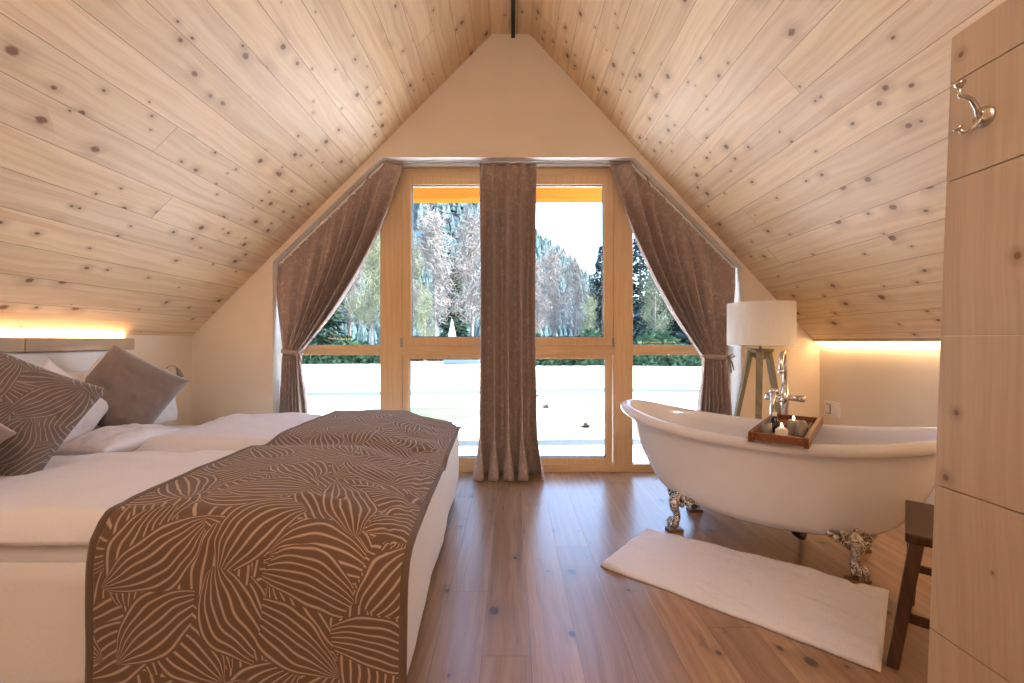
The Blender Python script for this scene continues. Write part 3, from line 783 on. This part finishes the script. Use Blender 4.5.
for A, B in zip(rings, rings[1:]):
    for k in range(seg):
        q = []
        for v in (A[k % len(A)], A[(k+1) % seg % len(A)], B[(k+1) % seg % len(B)], B[k % len(B)]):
            if v not in q: q.append(v)
        if len(q) > 2: bm.faces.new(q)
obj('tub_body', bm, M['enamel'], tub, smooth=True)
obj('drain_pipe', TB([(.18, .0, .20), (.18, .0, .10), (.20,.05,.07), (.20,.30,.07)], .025, seg=12), M['black'], tub, smooth=True)
def claw(sx, sy):
    """cast claw foot: scrolled shoulder plate, shank, ball and toes. Outward = (sx*.45, sy)"""
    o_ = Vector((sx*.55, sy*.85, 0)).normalized(); q = Vector((-o_.y, o_.x, 0))
    b0 = Vector(((.455 if sx > 0 else -.455), sy*.185, .022)); bm = bmesh.new()
    P = lambda d, s_, z: b0 + o_*d + q*s_ + Vector((0,0,z))
    # shank S-curve from the tub to the ball
    tube(bm, [P(-.035,0,.215), P(.01,0,.195), (P(.035,0,.165)), P(.03,0,.125), P(.012,0,.09), P(.012,0,.06), P(.028,0,.04)], [.028,.036,.036,.028,.022,.025,.03], seg=12)
    ell(bm, P(.030,0,.030), (.030,.030,.030), seg=12)
    for k, a in enumerate((-.85,-.28,.28,.85)):
        d = o_*math.cos(a)+q*math.sin(a); c0 = P(.022,0,.055)
        tube(bm, [c0, c0+d*.03+Vector((0,0,.004)), c0+d*.048+Vector((0,0,-.018)), c0+d*.050+Vector((0,0,-.050))], [.011,.013,.011,.004], seg=8)
    # acanthus leaves spreading on the shoulder
    for s_, z_, ln, an in ((0,.235,.06,0), (.045,.215,.055,.6), (-.045,.215,.055,-.6), (.080,.195,.045,1.1), (-.080,.195,.045,-1.1), (.04,.175,.035,.9), (-.04,.175,.035,-.9), (.105,.215,.03,1.3), (-.105,.215,.03,-1.3)):
        rot = Matrix.Rotation(math.atan2(q.y, q.x), 3, 'Z') @ Matrix.Rotation(an, 3, 'Y')
        ell(bm, P(.005-abs(s_)*.28+(.235-z_)*.2, s_, z_-.012), (.021,.016,ln*.62), rot, seg=10)
        ell(bm, P(.022-abs(s_)*.28+(.235-z_)*.2, s_, z_-.012+ln*.35), (.011,.012,.011), rot, seg=8)
    for s_ in (-.05, .05):      # volutes
        pts = [P(.02+.0*k, s_+.018*math.cos(k*.8)*(1-k/11), .165+.018*math.sin(k*.8)*(1-k/11)) for k in range(10)]
        tube(bm, pts, .006, seg=6)
    obj('claw_foot', bm, M['silver'], tub, smooth=True)
for sx in (-1, 1):
    for sy in (-1, 1): claw(sx, sy)
blab = {(-1,-1): 'small wooden block under the bathtub claw foot nearest the window and rug', (1,-1): 'small wooden block under the bathtub claw foot beside the stool',
        (-1,1): 'small wooden block under the rear bathtub claw foot at the window end', (1,1): 'small wooden block under the rear bathtub claw foot at the far right'}
bt0 = None
for (sx, sy), lb in blab.items():
    o_ = Vector((sx*.55, sy*.85, 0)).normalized()
    p = Vector(((.455 if sx > 0 else -.455), sy*.19, 0)) + o_*.03
    wp = TC + U*p.x + V_*p.y
    o = obj('wood_block', BX(-.05, .05, -.032, .032, 0, .021), M['blockw'], bevel=.002) if bt0 is None else bt0.copy()
    if bt0 is not None: C.objects.link(o)
    bt0 = bt0 or o
    o.location = wp; o.rotation_euler = (0,0,.1 if sy < 0 else 0); tag(o, lb, 'block', 'wooden blocks under the bathtub feet')

# towel rug
TQ = [(.49,2.39), (1.39,1.62), (1.885,2.15), (.89,2.87)]
def rug_bm():
    def P(u, v, top_):
        a = Vector(TQ[0]).lerp(Vector(TQ[1]), u); b = Vector(TQ[3]).lerp(Vector(TQ[2]), u); p = a.lerp(b, v)
        e = min(u, 1-u)*1.2; e2 = min(v, 1-v)*.65; k = min(1, min(e, e2)/.012)
        z = .003 + top_*(.009*k +   .020*max(0, fb(p.x*4.5+p.y*2, p.y*1.5, 4))*k + .004*k*fb(p.x*9, p.y*9, 2) +   .012*k*max(0, math.sin(9*u+2.2*v+1))**6)
        if u > .955: z += .003*top_
        j = .006*fb(u*5, v*5, 9)
        return (p.x+j, p.y+j, z)
    bm = bmesh.new(); n, m = 110, 50
    G = []
    for s in (1, 0):
        V = [[bm.verts.new(P(i/n, j/m, s)) for j in range(m+1)] for i in range(n+1)]; G.append(V)
        for i in range(n):
            for j in range(m): bm.faces.new((V[i][j], V[i+1][j], V[i+1][j+1], V[i][j+1]))
    T, B = G
    for i in range(n):
        bm.faces.new((T[i][0], T[i+1][0], B[i+1][0], B[i][0])); bm.faces.new((T[i][m], T[i+1][m], B[i+1][m], B[i][m]))
    for j in range(m):
        bm.faces.new((T[0][j], T[0][j+1], B[0][j+1], B[0][j])); bm.faces.new((T[n][j], T[n][j+1], B[n][j+1], B[n][j]))
    return bm
tag(obj('bath_mat', rug_bm(), M['towel'], smooth=True), 'long white towelling bath mat lying creased on the floor before the bathtub', 'bath mat')

# tub filler
P0 = TC + U*.06 + V_*.475
tf = thing('bath_tap', P0, 'tall chrome freestanding tap with gooseneck spout behind the bathtub', 'tap', rz=yaw)
obj('floor_flange', LT([(0,0), (.045,0), (.045,.012), (.03,.02), (0,.02)]), M['chrome'], tf, smooth=True)
obj('column', LT([(0,0), (.020,0), (.020,.80), (.026,.805), (.026,.90), (.020,.905), (.018,.95), (0,.95)]), M['chrome'], tf, smooth=True)
sp = [(0,0,.93), (0,0,1.09)] + [(0, -.085+.085*math.cos(a), 1.09+.085*math.sin(a)) for a in [PI*k/12 for k in range(1,13)]] + [(0,-.172,1.05)]
obj('spout', TB(sp, .0145, seg=14), M['chrome'], tf, smooth=True)
obj('spout_tip', LT([(0,0), (.017,0), (.017,.03), (0,.03)], (0,-.172,1.035)), M['chrome'], tf, smooth=True)
for sx in (-1, 1):
    bm = TB([(sx*.02,0,.855), (sx*.085,0,.855)], [.018,.020], seg=14)
    tube(bm, [(sx*.085,0,.855), (sx*.12,0,.855)], [.024,.022], seg=14)
    tube(bm, [(sx*.10,0,.855), (sx*.10,-.05,.868)], .007, seg=8)
    obj('handle', bm, M['chrome'], tf, smooth=True)
bm = TB([(-.06,-.06,.90), (-.065,-.065,.80), (-.07,-.07,.70)], [.022,.015,.012], seg=12); ell(bm, (-.06,-.06,.905), (.03,.03,.018), seg=14)
obj('hand_shower', bm, M['chrome'], tf, smooth=True)
obj('shower_hose', TB([(-.07,-.07,.70), (-.075,-.04,.60), (-.07,.02,.52), (-.05,.05,.5), (-.02,.04,.56), (0,.022,.66)], .007, seg=8), M['chrome'], tf, smooth=True)
obj('shower_bracket', TB([(0,0,.83), (-.05,-.045,.83)], .009, seg=8), M['chrome'], tf, smooth=True)

# bath caddy across the tub
ca = thing('bath_caddy', TC + U*.15 + Vector((0,0,.713)), 'reddish wooden bath caddy lying across the bathtub rim', 'bath caddy', rz=yaw)
for sx in (-1, 1): obj('side_rail', BX(sx*.125-.011, sx*.125+.011, -.48, .385, -.002, .052), M['caddyw'], ca, bevel=.003)
for sy in (-.43, .345): obj('end_board', BX(-.114, .114, sy-.009, sy+.009, .0, .042), M['caddyw'], ca, bevel=.002)
bm = bmesh.new()
for k in range(9): x = -.102+.0245*k; box(bm, x, x+.018, -.421, .336, 0, .009)
obj('slatted_base', bm, M['caddyw'], ca)
def on_caddy(x, y, z=.0095): return TC + U*(.15+x) + V_*(y-.06) + Vector((0,0,.713+z))
c1 = thing('tealight_holder', on_caddy(.0,-.27), 'square white tealight holder at the near end of the bath caddy, its candle lit', 'candle holder', rz=yaw)
bm = BX(-.028,.028,-.028,.028,0,.05); obj('cube', bm, M['wax'], c1, bevel=.004)
obj('candle', LT([(0,.05), (.019,.05), (.019,.058), (0,.058)]), M['wax'], c1, smooth=True)
bm = bmesh.new(); ell(bm, (0,0,.070), (.005,.005,.012), seg=8); obj('flame', bm, M['flame'], c1, smooth=True)
c2 = thing('tealight_holder', on_caddy(.035,-.10), 'round grey stone tealight holder behind the square one on the bath caddy', 'candle holder', rz=yaw)
obj('bowl', LT([(0,0), (.028,0), (.032,.02), (.030,.075), (.022,.08), (.020,.07), (0,.068)]), M['stone'], c2, smooth=True)
bm = bmesh.new(); ell(bm, (0,0,.090), (.005,.005,.012), seg=8); obj('flame', bm, M['flame'], c2, smooth=True)
b1 = thing('toiletry_bottle', on_caddy(-.055,-.12), 'slim black toiletry bottle standing on the bath caddy', 'bottle')
obj('flask', LT([(0,0), (.019,0), (.021,.004), (.021,.075), (.010,.088), (.010,.095), (0,.095)]), M['darkglass'], b1, smooth=True)
obj('cap', LT([(0,.095), (.012,.095), (.012,.115), (0,.115)]), M['plastic'], b1, smooth=True)
tag(obj('cosmetic_jar', LT([(0,0), (.024,0), (.027,.01), (.027,.055), (.024,.06), (.024,.07), (0,.07)], (0,0,0)), M['stone'], smooth=True), 'grey stoneware jar left of the lit square candle on the bath caddy', 'jar').location = on_caddy(-.075,-.25)
tag(obj('cosmetic_jar', LT([(0,0), (.026,0), (.028,.01), (.026,.075), (.02,.085), (0,.088)], (0,0,0)), M['stone'], smooth=True), 'taller grey stoneware jar right of the lit candle on the bath caddy', 'jar').location = on_caddy(.075,-.14)
bm = rbox(-.05,.05,-.035,.035,0,.035,.015,3); o = tag(obj('washcloth', bm, M['soap'], smooth=True), 'folded olive green washcloth at the far end of the bath caddy', 'washcloth'); o.location = on_caddy(.04,.08); o.rotation_euler = (0,0,yaw)

# ------------------------------------------------------------------ tripod lamp
lp = thing('floor_lamp', (2.068, 3.58, 0), 'tripod floor lamp with a white drum shade and weathered wooden legs', 'lamp')
zt_ = 1.205
def shade_bm():
    bm = bmesh.new(); seg = 48; R_ = .252; z0, z1 = 1.215, 1.568
    r4 = []
    for rr, z in ((R_, z0), (R_, z1), (R_-.003, z1), (R_-.003, z0)):
        r4.append([bm.verts.new((rr*math.cos(2*PI*k/seg), rr*math.sin(2*PI*k/seg), z)) for k in range(seg)])
    for i in range(4):
        A, B = r4[i], r4[(i+1) % 4]
        for k in range(seg): bm.faces.new((A[k], A[(k+1) % seg], B[(k+1) % seg], B[k]))
    return bm
ls_ = obj('lamp_shade', shade_bm(), M['shade'], lp)
obj('shade_ring', TB([(.251*math.cos(2*PI*k/36), .251*math.sin(2*PI*k/36), 1.216) for k in range(37)], .004, seg=6, caps=False), M['nickel'], ls_, smooth=True)
obj('shade_frame', TB([(-.251,0,1.24), (.251,0,1.24)], .003, seg=6), M['nickel'], lp)
obj('lamp_stem', TB([(0,0,1.12), (0,0,1.32)], .011, seg=10), M['nickel'], lp, smooth=True)
bm = bmesh.new(); ell(bm, (0,0,1.36), (.03,.03,.045), seg=14); obj('bulb', bm, M['plastic'], lp, smooth=True)
obj('hub', LT([(0,1.10), (.03,1.10), (.045,1.115), (.095,1.17), (.10,1.19), (0,1.192)], seg=20), M['greywood'], lp, smooth=False)
for ang, rad in ((math.radians(172), .31), (math.radians(236), .30), (math.radians(14), .33)):
    dx, dy = math.cos(ang), math.sin(ang); bm = bmesh.new()
    a = Vector((dx*.075, dy*.075, 1.18)); b = Vector((dx*rad, dy*rad, 0)); q = Vector((-dy, dx, 0)); d = Vector((dx, dy, 0))
    w0, t0 = .026, .017
    hexa(bm, [b-q*w0*.7-d*t0, b+q*w0*.7-d*t0, b+q*w0*.7+d*t0, b-q*w0*.7+d*t0, a-q*w0-d*t0, a+q*w0-d*t0, a+q*w0+d*t0, a-q*w0+d*t0])
    obj('leg', bm, M['greywood'], lp, bevel=.004)
pts = [(-.02,-.03,1.12)]
for k in range(1, 16):
    z = 1.12-k*.074; pts.append((-.03-.05*k/15+.012*math.sin(k*1.3), -.05-.01*k/15, max(.008, z)))
obj('power_cord', TB(pts, .0035, seg=6), M['black'], lp, smooth=True)

# socket plate on the right wall
sk = thing('wall_switch', (WR, 3.72, .68), 'cream double socket and switch plate on the right wall above the bathtub', 'socket')
sk.location = (WR, 3.74, .66)
obj('plate', BX(-.008, 0, -.085, .085, -.065, .065), M['plastic'], sk, bevel=.003)
for y in (-.04, .04):
    ins = obj('insert', BX(-.014, -.008, y-.03, y+.03, -.045 if y > 0 else -.045, .045), M['dkplastic'] if y > 0 else M['plastic'], sk, bevel=.003)
obj('rocker', BX(-.019, -.014, .018, .062, -.035, .035), M['plastic'], ins, bevel=.002)

# ------------------------------------------------------------------ stool
YS = math.radians(-42.5)
st = thing('stool', (1.822, 1.757, 0), 'dark wooden stool with a thick seat and splayed legs beside the bathtub', 'stool', rz=YS)
bm = rbox(-.16, .16, -.245, .245, .462, .50, .008, 2)
obj('seat', bm, M['stoolw'], st)
legs = []
for sx in (-1, 1):
    for sy in (-1, 1):
        a = Vector((sx*.125, sy*.21, .464)); b = Vector((sx*(.195 if sy < 0 else .145), sy*(.315 if sy < 0 else .27), 0))
        legs.append((a, b)); bm = bmesh.new(); h0, h1 = .022, .019
        hexa(bm, [b+Vector((-h1,-h1,0)), b+Vector((h1,-h1,0)), b+Vector((h1,h1,0)), b+Vector((-h1,h1,0)), a+Vector((-h0,-h0,0)), a+Vector((h0,-h0,0)), a+Vector((h0,h0,0)), a+Vector((-h0,h0,0))])
        obj('leg', bm, M['stoolw'], st, bevel=.005)
def stretch(i, j, f):
    a = legs[i][0].lerp(legs[i][1], f); b = legs[j][0].lerp(legs[j][1], f)
    d = (b-a).normalized(); q = Vector((-d.y, d.x, 0))*.010; z = Vector((0,0,.017)); bm = bmesh.new()
    hexa(bm, [a-q-z, b-q-z, b+q-z, a+q-z, a-q+z, b-q+z, b+q+z, a+q+z]); obj('stretcher', bm, M['stoolw'], st, bevel=.003)
stretch(0, 1, .38); stretch(2, 3, .38); stretch(0, 2, .60); stretch(1, 3, .60)

# ------------------------------------------------------------------ board partition with the hook
pn = thing('wooden_partition', (1.02, .45, 0), 'pale knotty pine board partition at the right picture edge', 'partition')
seams = [0, .215, .565, .912, 1.263, 1.615, 1.835, 1.942]
def yedge(z): return lerp(1.052, .978, z/1.94)
bm = bmesh.new(); g = .0012
for a, b in zip(seams, seams[1:]):
    a2, b2 = a+(g if a else 0), b-g
    hexa(bm, [(0,-.95,a2), (.04,-.95,a2), (.04,yedge(a2)-.45,a2), (0,yedge(a2)-.45,a2), (0,-.95,b2), (.04,-.95,b2), (.04,yedge(b2)-.45,b2), (0,yedge(b2)-.45,b2)])
bmesh.ops.translate(bm, verts=bm.verts[:], vec=(-.02,0,0))
o = obj('board', bm, M['panelw'], pn, bevel=.001)
hy = 430*1.0/(985-512)
hk = thing('coat_hook', (1.0, hy, 1.25+(341.5-117)/430*hy), 'polished nickel double coat hook screwed to the pine board partition', 'hook')
obj('rosette', LT([(0,0), (.021,0), (.021,.004), (.016,.008), (.010,.012), (0,.013)], axis=(-1,0,0)), M['nickel'], hk, smooth=True)
obj('upper_arm', TB([(-.010,0,.0), (-.018,.0,.020), (-.028,.0,.036), (-.040,.0,.042), (-.052,.0,.044), (-.054,.0,.052), (-.054,.0,.064)], [.007,.0055,.005,.0045,.0045,.0045,.0045], seg=10), M['nickel'], hk, smooth=True)
obj('upper_knob', LT([(0,0), (.005,0), (.0105,.008), (.0105,.011), (0,.012)], (-.054,.0,.062)), M['nickel'], hk, smooth=True)
obj('lower_arm', TB([(-.010,0,.0), (-.020,.0,-.018), (-.032,.0,-.030), (-.046,.0,-.033), (-.055,.0,-.027)], [.007,.0055,.005,.0045,.004], seg=10), M['nickel'], hk, smooth=True)
obj('lower_knob', LT([(0,0), (.004,0), (.009,.006), (.009,.009), (0,.010)], (-.054,.0,-.028), axis=(-.6,0,.8)), M['nickel'], hk, smooth=True)

# ------------------------------------------------------------------ outside
GZ = -.30
def gz(x, y): return GZ + .010*max(0, y-6) + .05*fb(x*.15, y*.15)
bm = grid(60, 60, lambda u, v: (lerp(-60, 60, u), 4.36+v*v*90, gz(lerp(-60,60,u), 4.36+v*v*90) if v > .12 else GZ))
tag(obj('ground', bm, M['ground'], smooth=True), kind='structure')
def strip(name, x0, x1, yf, w, m, h=.08, n=30):
    bm = bmesh.new(); A = []
    for i in range(n+1):
        x = lerp(x0, x1, i/n); y = yf(x); z = gz(x, y)
        A.append([bm.verts.new(p) for p in ((x,y,z-.05), (x,y,z+h), (x,y+w,z+h), (x,y+w,z-.05))])
    for a, b in zip(A, A[1:]):
        for k in range(4): bm.faces.new((a[k], a[(k+1) % 4], b[(k+1) % 4], b[k]))
    bm.faces.new(A[0]); bm.faces.new(A[-1][::-1]); return bm
tag(obj('garden_kerb', strip('k', -9, 9, lambda x: 12.2+.04*x+.3*math.sin(x*.4), .30, M['kerb']), M['kerb']), 'thin grey stone kerb crossing the pale meadow, farther from the house', 'kerb')
tag(obj('garden_kerb', strip('k', -6, 6, lambda x: 6.35+.02*x, .05, M['kerb']), M['kerb']), 'thin grey kerb crossing the pale gravel close to the house', 'kerb')
bm = bmesh.new(); vs = []
for k in range(40):
    a = 2*PI*k/40; x = -1.75+1.75*math.cos(a)*(1+.1*math.sin(3*a)); y = 9.1+1.0*math.sin(a)
    vs.append((x, y))
c0 = bm.verts.new((-1.75, 9.1, GZ+.14)); R_ = [bm.verts.new((x, y, GZ+.03)) for x, y in vs]; Rb = [bm.verts.new((x, y, GZ-.1)) for x, y in vs]
for k in range(40): bm.faces.new((c0, R_[k], R_[(k+1) % 40])); bm.faces.new((R_[k], Rb[k], Rb[(k+1) % 40], R_[(k+1) % 40]))
tag(obj('lawn_patch', bm, M['grass'], smooth=True), 'small bright green lawn mound outside the left pane of the glass door', 'lawn')
# eave beam outside
eb = obj('eave_beam', BX(-3.2, 3.2, 5.15, 5.33, 2.965, 3.36), M['eave'], bevel=.006)
tag(eb, 'sunlit orange timber beam under the eave outside the top of the window', 'beam')
# near snow / hills
def hillz(x, y):
    f = sstep(y, 62, 120)
    top_ = lerp(60, 10, sstep(x, -36, 36)) + 3*fb(x*.05, 1)
    if x > 34: top_ = 10+.04*(x-34)
    return -1 + f*(top_+1) + 1.5*fb(x*.08, y*.08)
bm = grid(70, 30, lambda u, v: (lerp(-160, 160, u), lerp(58, 135, v), hillz(lerp(-160,160,u), lerp(58,135,v))))
tag(obj('hill', bm, M['hill'], smooth=True), kind='structure')
bm = bmesh.new()
for k in range(4200):
    y = random.uniform(66, 124); x = random.uniform(-.62*y, .62*y); z = hillz(x, y); h = random.uniform(2.2, 3.8); r = h*.30
    a0 = random.random()*6
    for zz, rr, hh in ((0, r, h*.62), (h*.3, r*.72, h*.7)):
        ring = [bm.verts.new((x+rr*math.cos(a0+2*PI*q/6), y+rr*math.sin(a0+2*PI*q/6), z+zz)) for q in range(6)]
        ap = bm.verts.new((x, y, z+zz+hh))
        for q in range(6): bm.faces.new((ring[q], ring[(q+1) % 6], ap))
tag(obj('distant_spruces', bm, M['needle_haze']), 'spruce forest covering the distant hillside, haze blue put into its colour', 'forest', kind='stuff')

def conifer(h, r, n, seed):
    random.seed(seed); bm = bmesh.new()
    for k in range(n):
        f = random.random()**.8; z = h*(.06+.94*f); rr = r*(1-f)**.85*(.82+.18*math.sin(f*46))+.05
        a = random.random()*2*PI; d = rr*math.sqrt(random.uniform(.15, 1))
        L = random.uniform(.35, .8)*(.35+.65*(1-f)); dr = Vector((math.cos(a), math.sin(a), -.35+random.uniform(-.2,.25)))
        p = Vector((d*math.cos(a), d*math.sin(a), z-d*.22)); q = Vector((-math.sin(a), math.cos(a), random.uniform(-.4,.4)))*L*.32
        bm.faces.new([bm.verts.new(v) for v in (p-q, p+q, p+dr*L)])
    return bm
def bare(h, r, n, seed):
    random.seed(seed); tk = bmesh.new(); cr = bmesh.new()
    tube(tk, [(0,0,0), (.05,.03,h*.3), (-.04,.05,h*.6), (.03,0,h*.92)], [.16,.12,.07,.02], seg=7)
    for b in range(34):
        f = .22+.74*b/34; z0 = h*f; a = random.random()*2*PI; L = r*(1.05-.75*(f-.2))*random.uniform(.7, 1.1)
        d = Vector((math.cos(a), math.sin(a), random.uniform(.75, 1.4))).normalized(); e = Vector((0,0,z0))+d*L
        m_ = Vector((0,0,z0))+d*L*.5+Vector((0,0,-.05*L))
        tube(tk, [(0,0,z0), m_, e], [.045,.03,.01], seg=5)
        for k in range(n//34):
            t_ = random.uniform(.15, 1.1); p = Vector((0,0,z0)).lerp(e, t_)
            o_ = Vector((random.gauss(0,1), random.gauss(0,1), random.gauss(.5,1))).normalized()*random.uniform(.25,.8)
            wv = o_.cross(Vector((random.random(), random.random(), .3))).normalized()*.022
            j = p+Vector((random.gauss(0,.25), random.gauss(0,.25), random.gauss(0,.3)))
            cr.faces.new([cr.verts.new(v) for v in (j-wv, j+wv, j+o_)])
    return tk, cr
def tree_thing(kind, seed, loc, label, sc=1, group=None, m=None):
    r = thing({'c': 'conifer_tree', 'b': 'bare_tree'}[kind], loc, label, 'tree', group)
    if kind == 'c':
        obj('trunk', TB([(0,0,-.3), (0,0,9.2)], [.17,.03], seg=7), M['bark'], r); obj('crown', conifer(10, 2.3, 4200, seed), m or M['needle'], r)
    else:
        a, b = bare(10, 2.4, 4200, seed); obj('trunk', a, M['palebark'], r); obj('crown', b, m or M['twig'], r)
    r.scale = (sc,)*3; return r
protos = {}
def plant(kind, var, px, Y, toppy, label):
    x = (px-512)/430*Y; g = gz(x, Y) if Y < 60 else hillz(x, Y)
    h = 1.25+(341.5-toppy)/430*Y - g; sc = h/10
    key = (kind, var); rz = random.random()*6
    if key not in protos:
        mt = {('c',1): M['needle_haze'], ('b',1): M['twiggreen']}.get(key)
        protos[key] = tree_thing(kind, 11*var+(3 if kind == 'c' else 5), (x, Y, g), label, m=mt); o = protos[key]
        o.rotation_euler = (0,0,rz)
    else: o = copy_tree(protos[key], (x, Y, g), rz, None, label)
    o.scale = (sc*random.uniform(.9,1.05),)*2 + (sc,)
    o['group'] = {'c': 'conifers beyond the meadow', 'b': 'bare trees beyond the meadow'}[kind]
TREES = [
 ('b',0, 436, 30, 214, 'tall pale leafless tree, left half of the left upper door pane'),
 ('b',1, 412, 33, 250, 'greenish budding tree at the left edge of the left upper door pane'),
 ('b',0, 472, 31, 218, 'tall pale leafless tree against the middle curtain, left door pane'),
 ('c',0, 455, 38, 255, 'dark conifer between the two tall pale trees in the left door pane'),
 ('b',0, 555, 32, 252, 'pale pinkish leafless tree just right of the middle curtain'),
 ('b',0, 576, 29, 256, 'pale leafless tree in the centre of the right upper door pane'),
 ('c',1, 601, 31, 246, 'green conifer at the right edge of the right upper door pane'),
 ('b',0, 538, 36, 262, 'pale leafless tree partly hidden by the middle curtain, right door pane'),
 ('b',1, 372, 30, 232, 'greenish budding tree beside the post in the left side pane'),
 ('b',0, 350, 34, 226, 'pale leafless tree in the middle of the left side pane'),
 ('c',0, 322, 32, 232, 'dark conifer seen past the inner edge of the left curtain'),
 ('b',1, 300, 36, 236, 'budding tree mostly hidden behind the left tied curtain'),
 ('c',1, 640, 28, 222, 'bluish conifer beside the post in the right side pane'),
 ('c',0, 664, 31, 218, 'tall dark green conifer in the middle of the right side pane'),
 ('b',1, 655, 26, 268, 'budding light green tree before the conifers, right side pane'),
 ('c',1, 692, 30, 236, 'bluish conifer near the inner edge of the right curtain'),
 ('b',1, 590, 27, 300, 'low greenish tree at the foot of the right door pane treeline'),
 ('b',1, 425, 27, 296, 'low greenish tree at the foot of the left door pane treeline'),
 ('b',0, 720, 33, 240, 'pale leafless tree mostly hidden behind the right tied curtain'),
 ('c',0, 270, 34, 240, 'dark conifer hidden mostly by the left wall edge and curtain'),
]
for a in TREES: plant(*a)
# thicket at the treeline base
def thicket(px0, px1, Y, h, n, seed, m, label):
    random.seed(seed); bm = bmesh.new()
    for k in range(n):
        x = (random.uniform(px0, px1)-512)/430*Y; y = Y+random.uniform(-1.2, 1.2); z = gz(x, y)+h*random.random()**1.3*(.75+.25*math.sin(x*1.7))
        s = random.uniform(.15, .45); d = Vector((random.gauss(0,1), random.gauss(0,1), random.gauss(.4,1))).normalized()*s; q = d.cross(Vector((.3,.7,.2))).normalized()*s*.35
        p = Vector((x, y, z)); bm.faces.new([bm.verts.new(v) for v in (p-q, p+q, p+d)])
    tag(obj('hedge', bm, m), label, 'hedge', kind=None)
thicket(528, 740, 25, 1.9, 9000, 3, M['needle'], 'low dark green hedge along the meadow edge, right half of the window')
thicket(270, 400, 27, 1.5, 5000, 4, M['needle'], 'low dark hedge along the meadow edge, left side pane')
thicket(400, 528, 30, 1.2, 4000, 5, M['bark'], 'brown scrub along the meadow edge, left door pane')
# garden parasol / tent and blue covered stack
pt = thing('folded_parasol', (-2.05*1.9, 30.0*.93, gz(-3.9, 27.9)), 'small white closed parasol at the far meadow edge, left door pane', 'parasol')
obj('pole', TB([(0,0,0), (0,0,1.0)], .05, seg=8), M['bark'], pt)
obj('canopy', LT([(.35,.9), (.28,1.5), (.10,2.4), (0,2.8)], seg=8), M['canvas'], pt)
bc = tag(obj('covered_woodpile', rbox(-1.1, 1.1, -.5, .5, 0, .8, .12, 3), M['bluecover'], smooth=True), 'low blue covered pile at the far meadow edge, left door pane', 'pile')
bc.location = (-3.0, 26, gz(-3.0, 26))
for px, Y, lb in ((546, 9.6, 'small dry shrub on the pale ground right of the middle curtain'), (586, 7.6, 'small dry shrub near the kerb in the lower right door pane'), (536, 11.5, 'small dry shrub at the kerb against the middle curtain')):
    random.seed(int(px)); x = (px-512)/430*Y; bm = bmesh.new()
    for k in range(260):
        d = Vector((random.gauss(0,1), random.gauss(0,1), abs(random.gauss(.3,.5)))).normalized()*random.uniform(.05,.2); q = d.cross(Vector((.1,.3,.9))).normalized()*.012
        bm.faces.new([bm.verts.new(v) for v in (-q, q, d)])
    o = tag(obj('dry_shrub', bm, M['twiggreen']), lb, 'shrub', 'dry shrubs on the pale ground'); o.location = (x, Y, gz(x, Y))
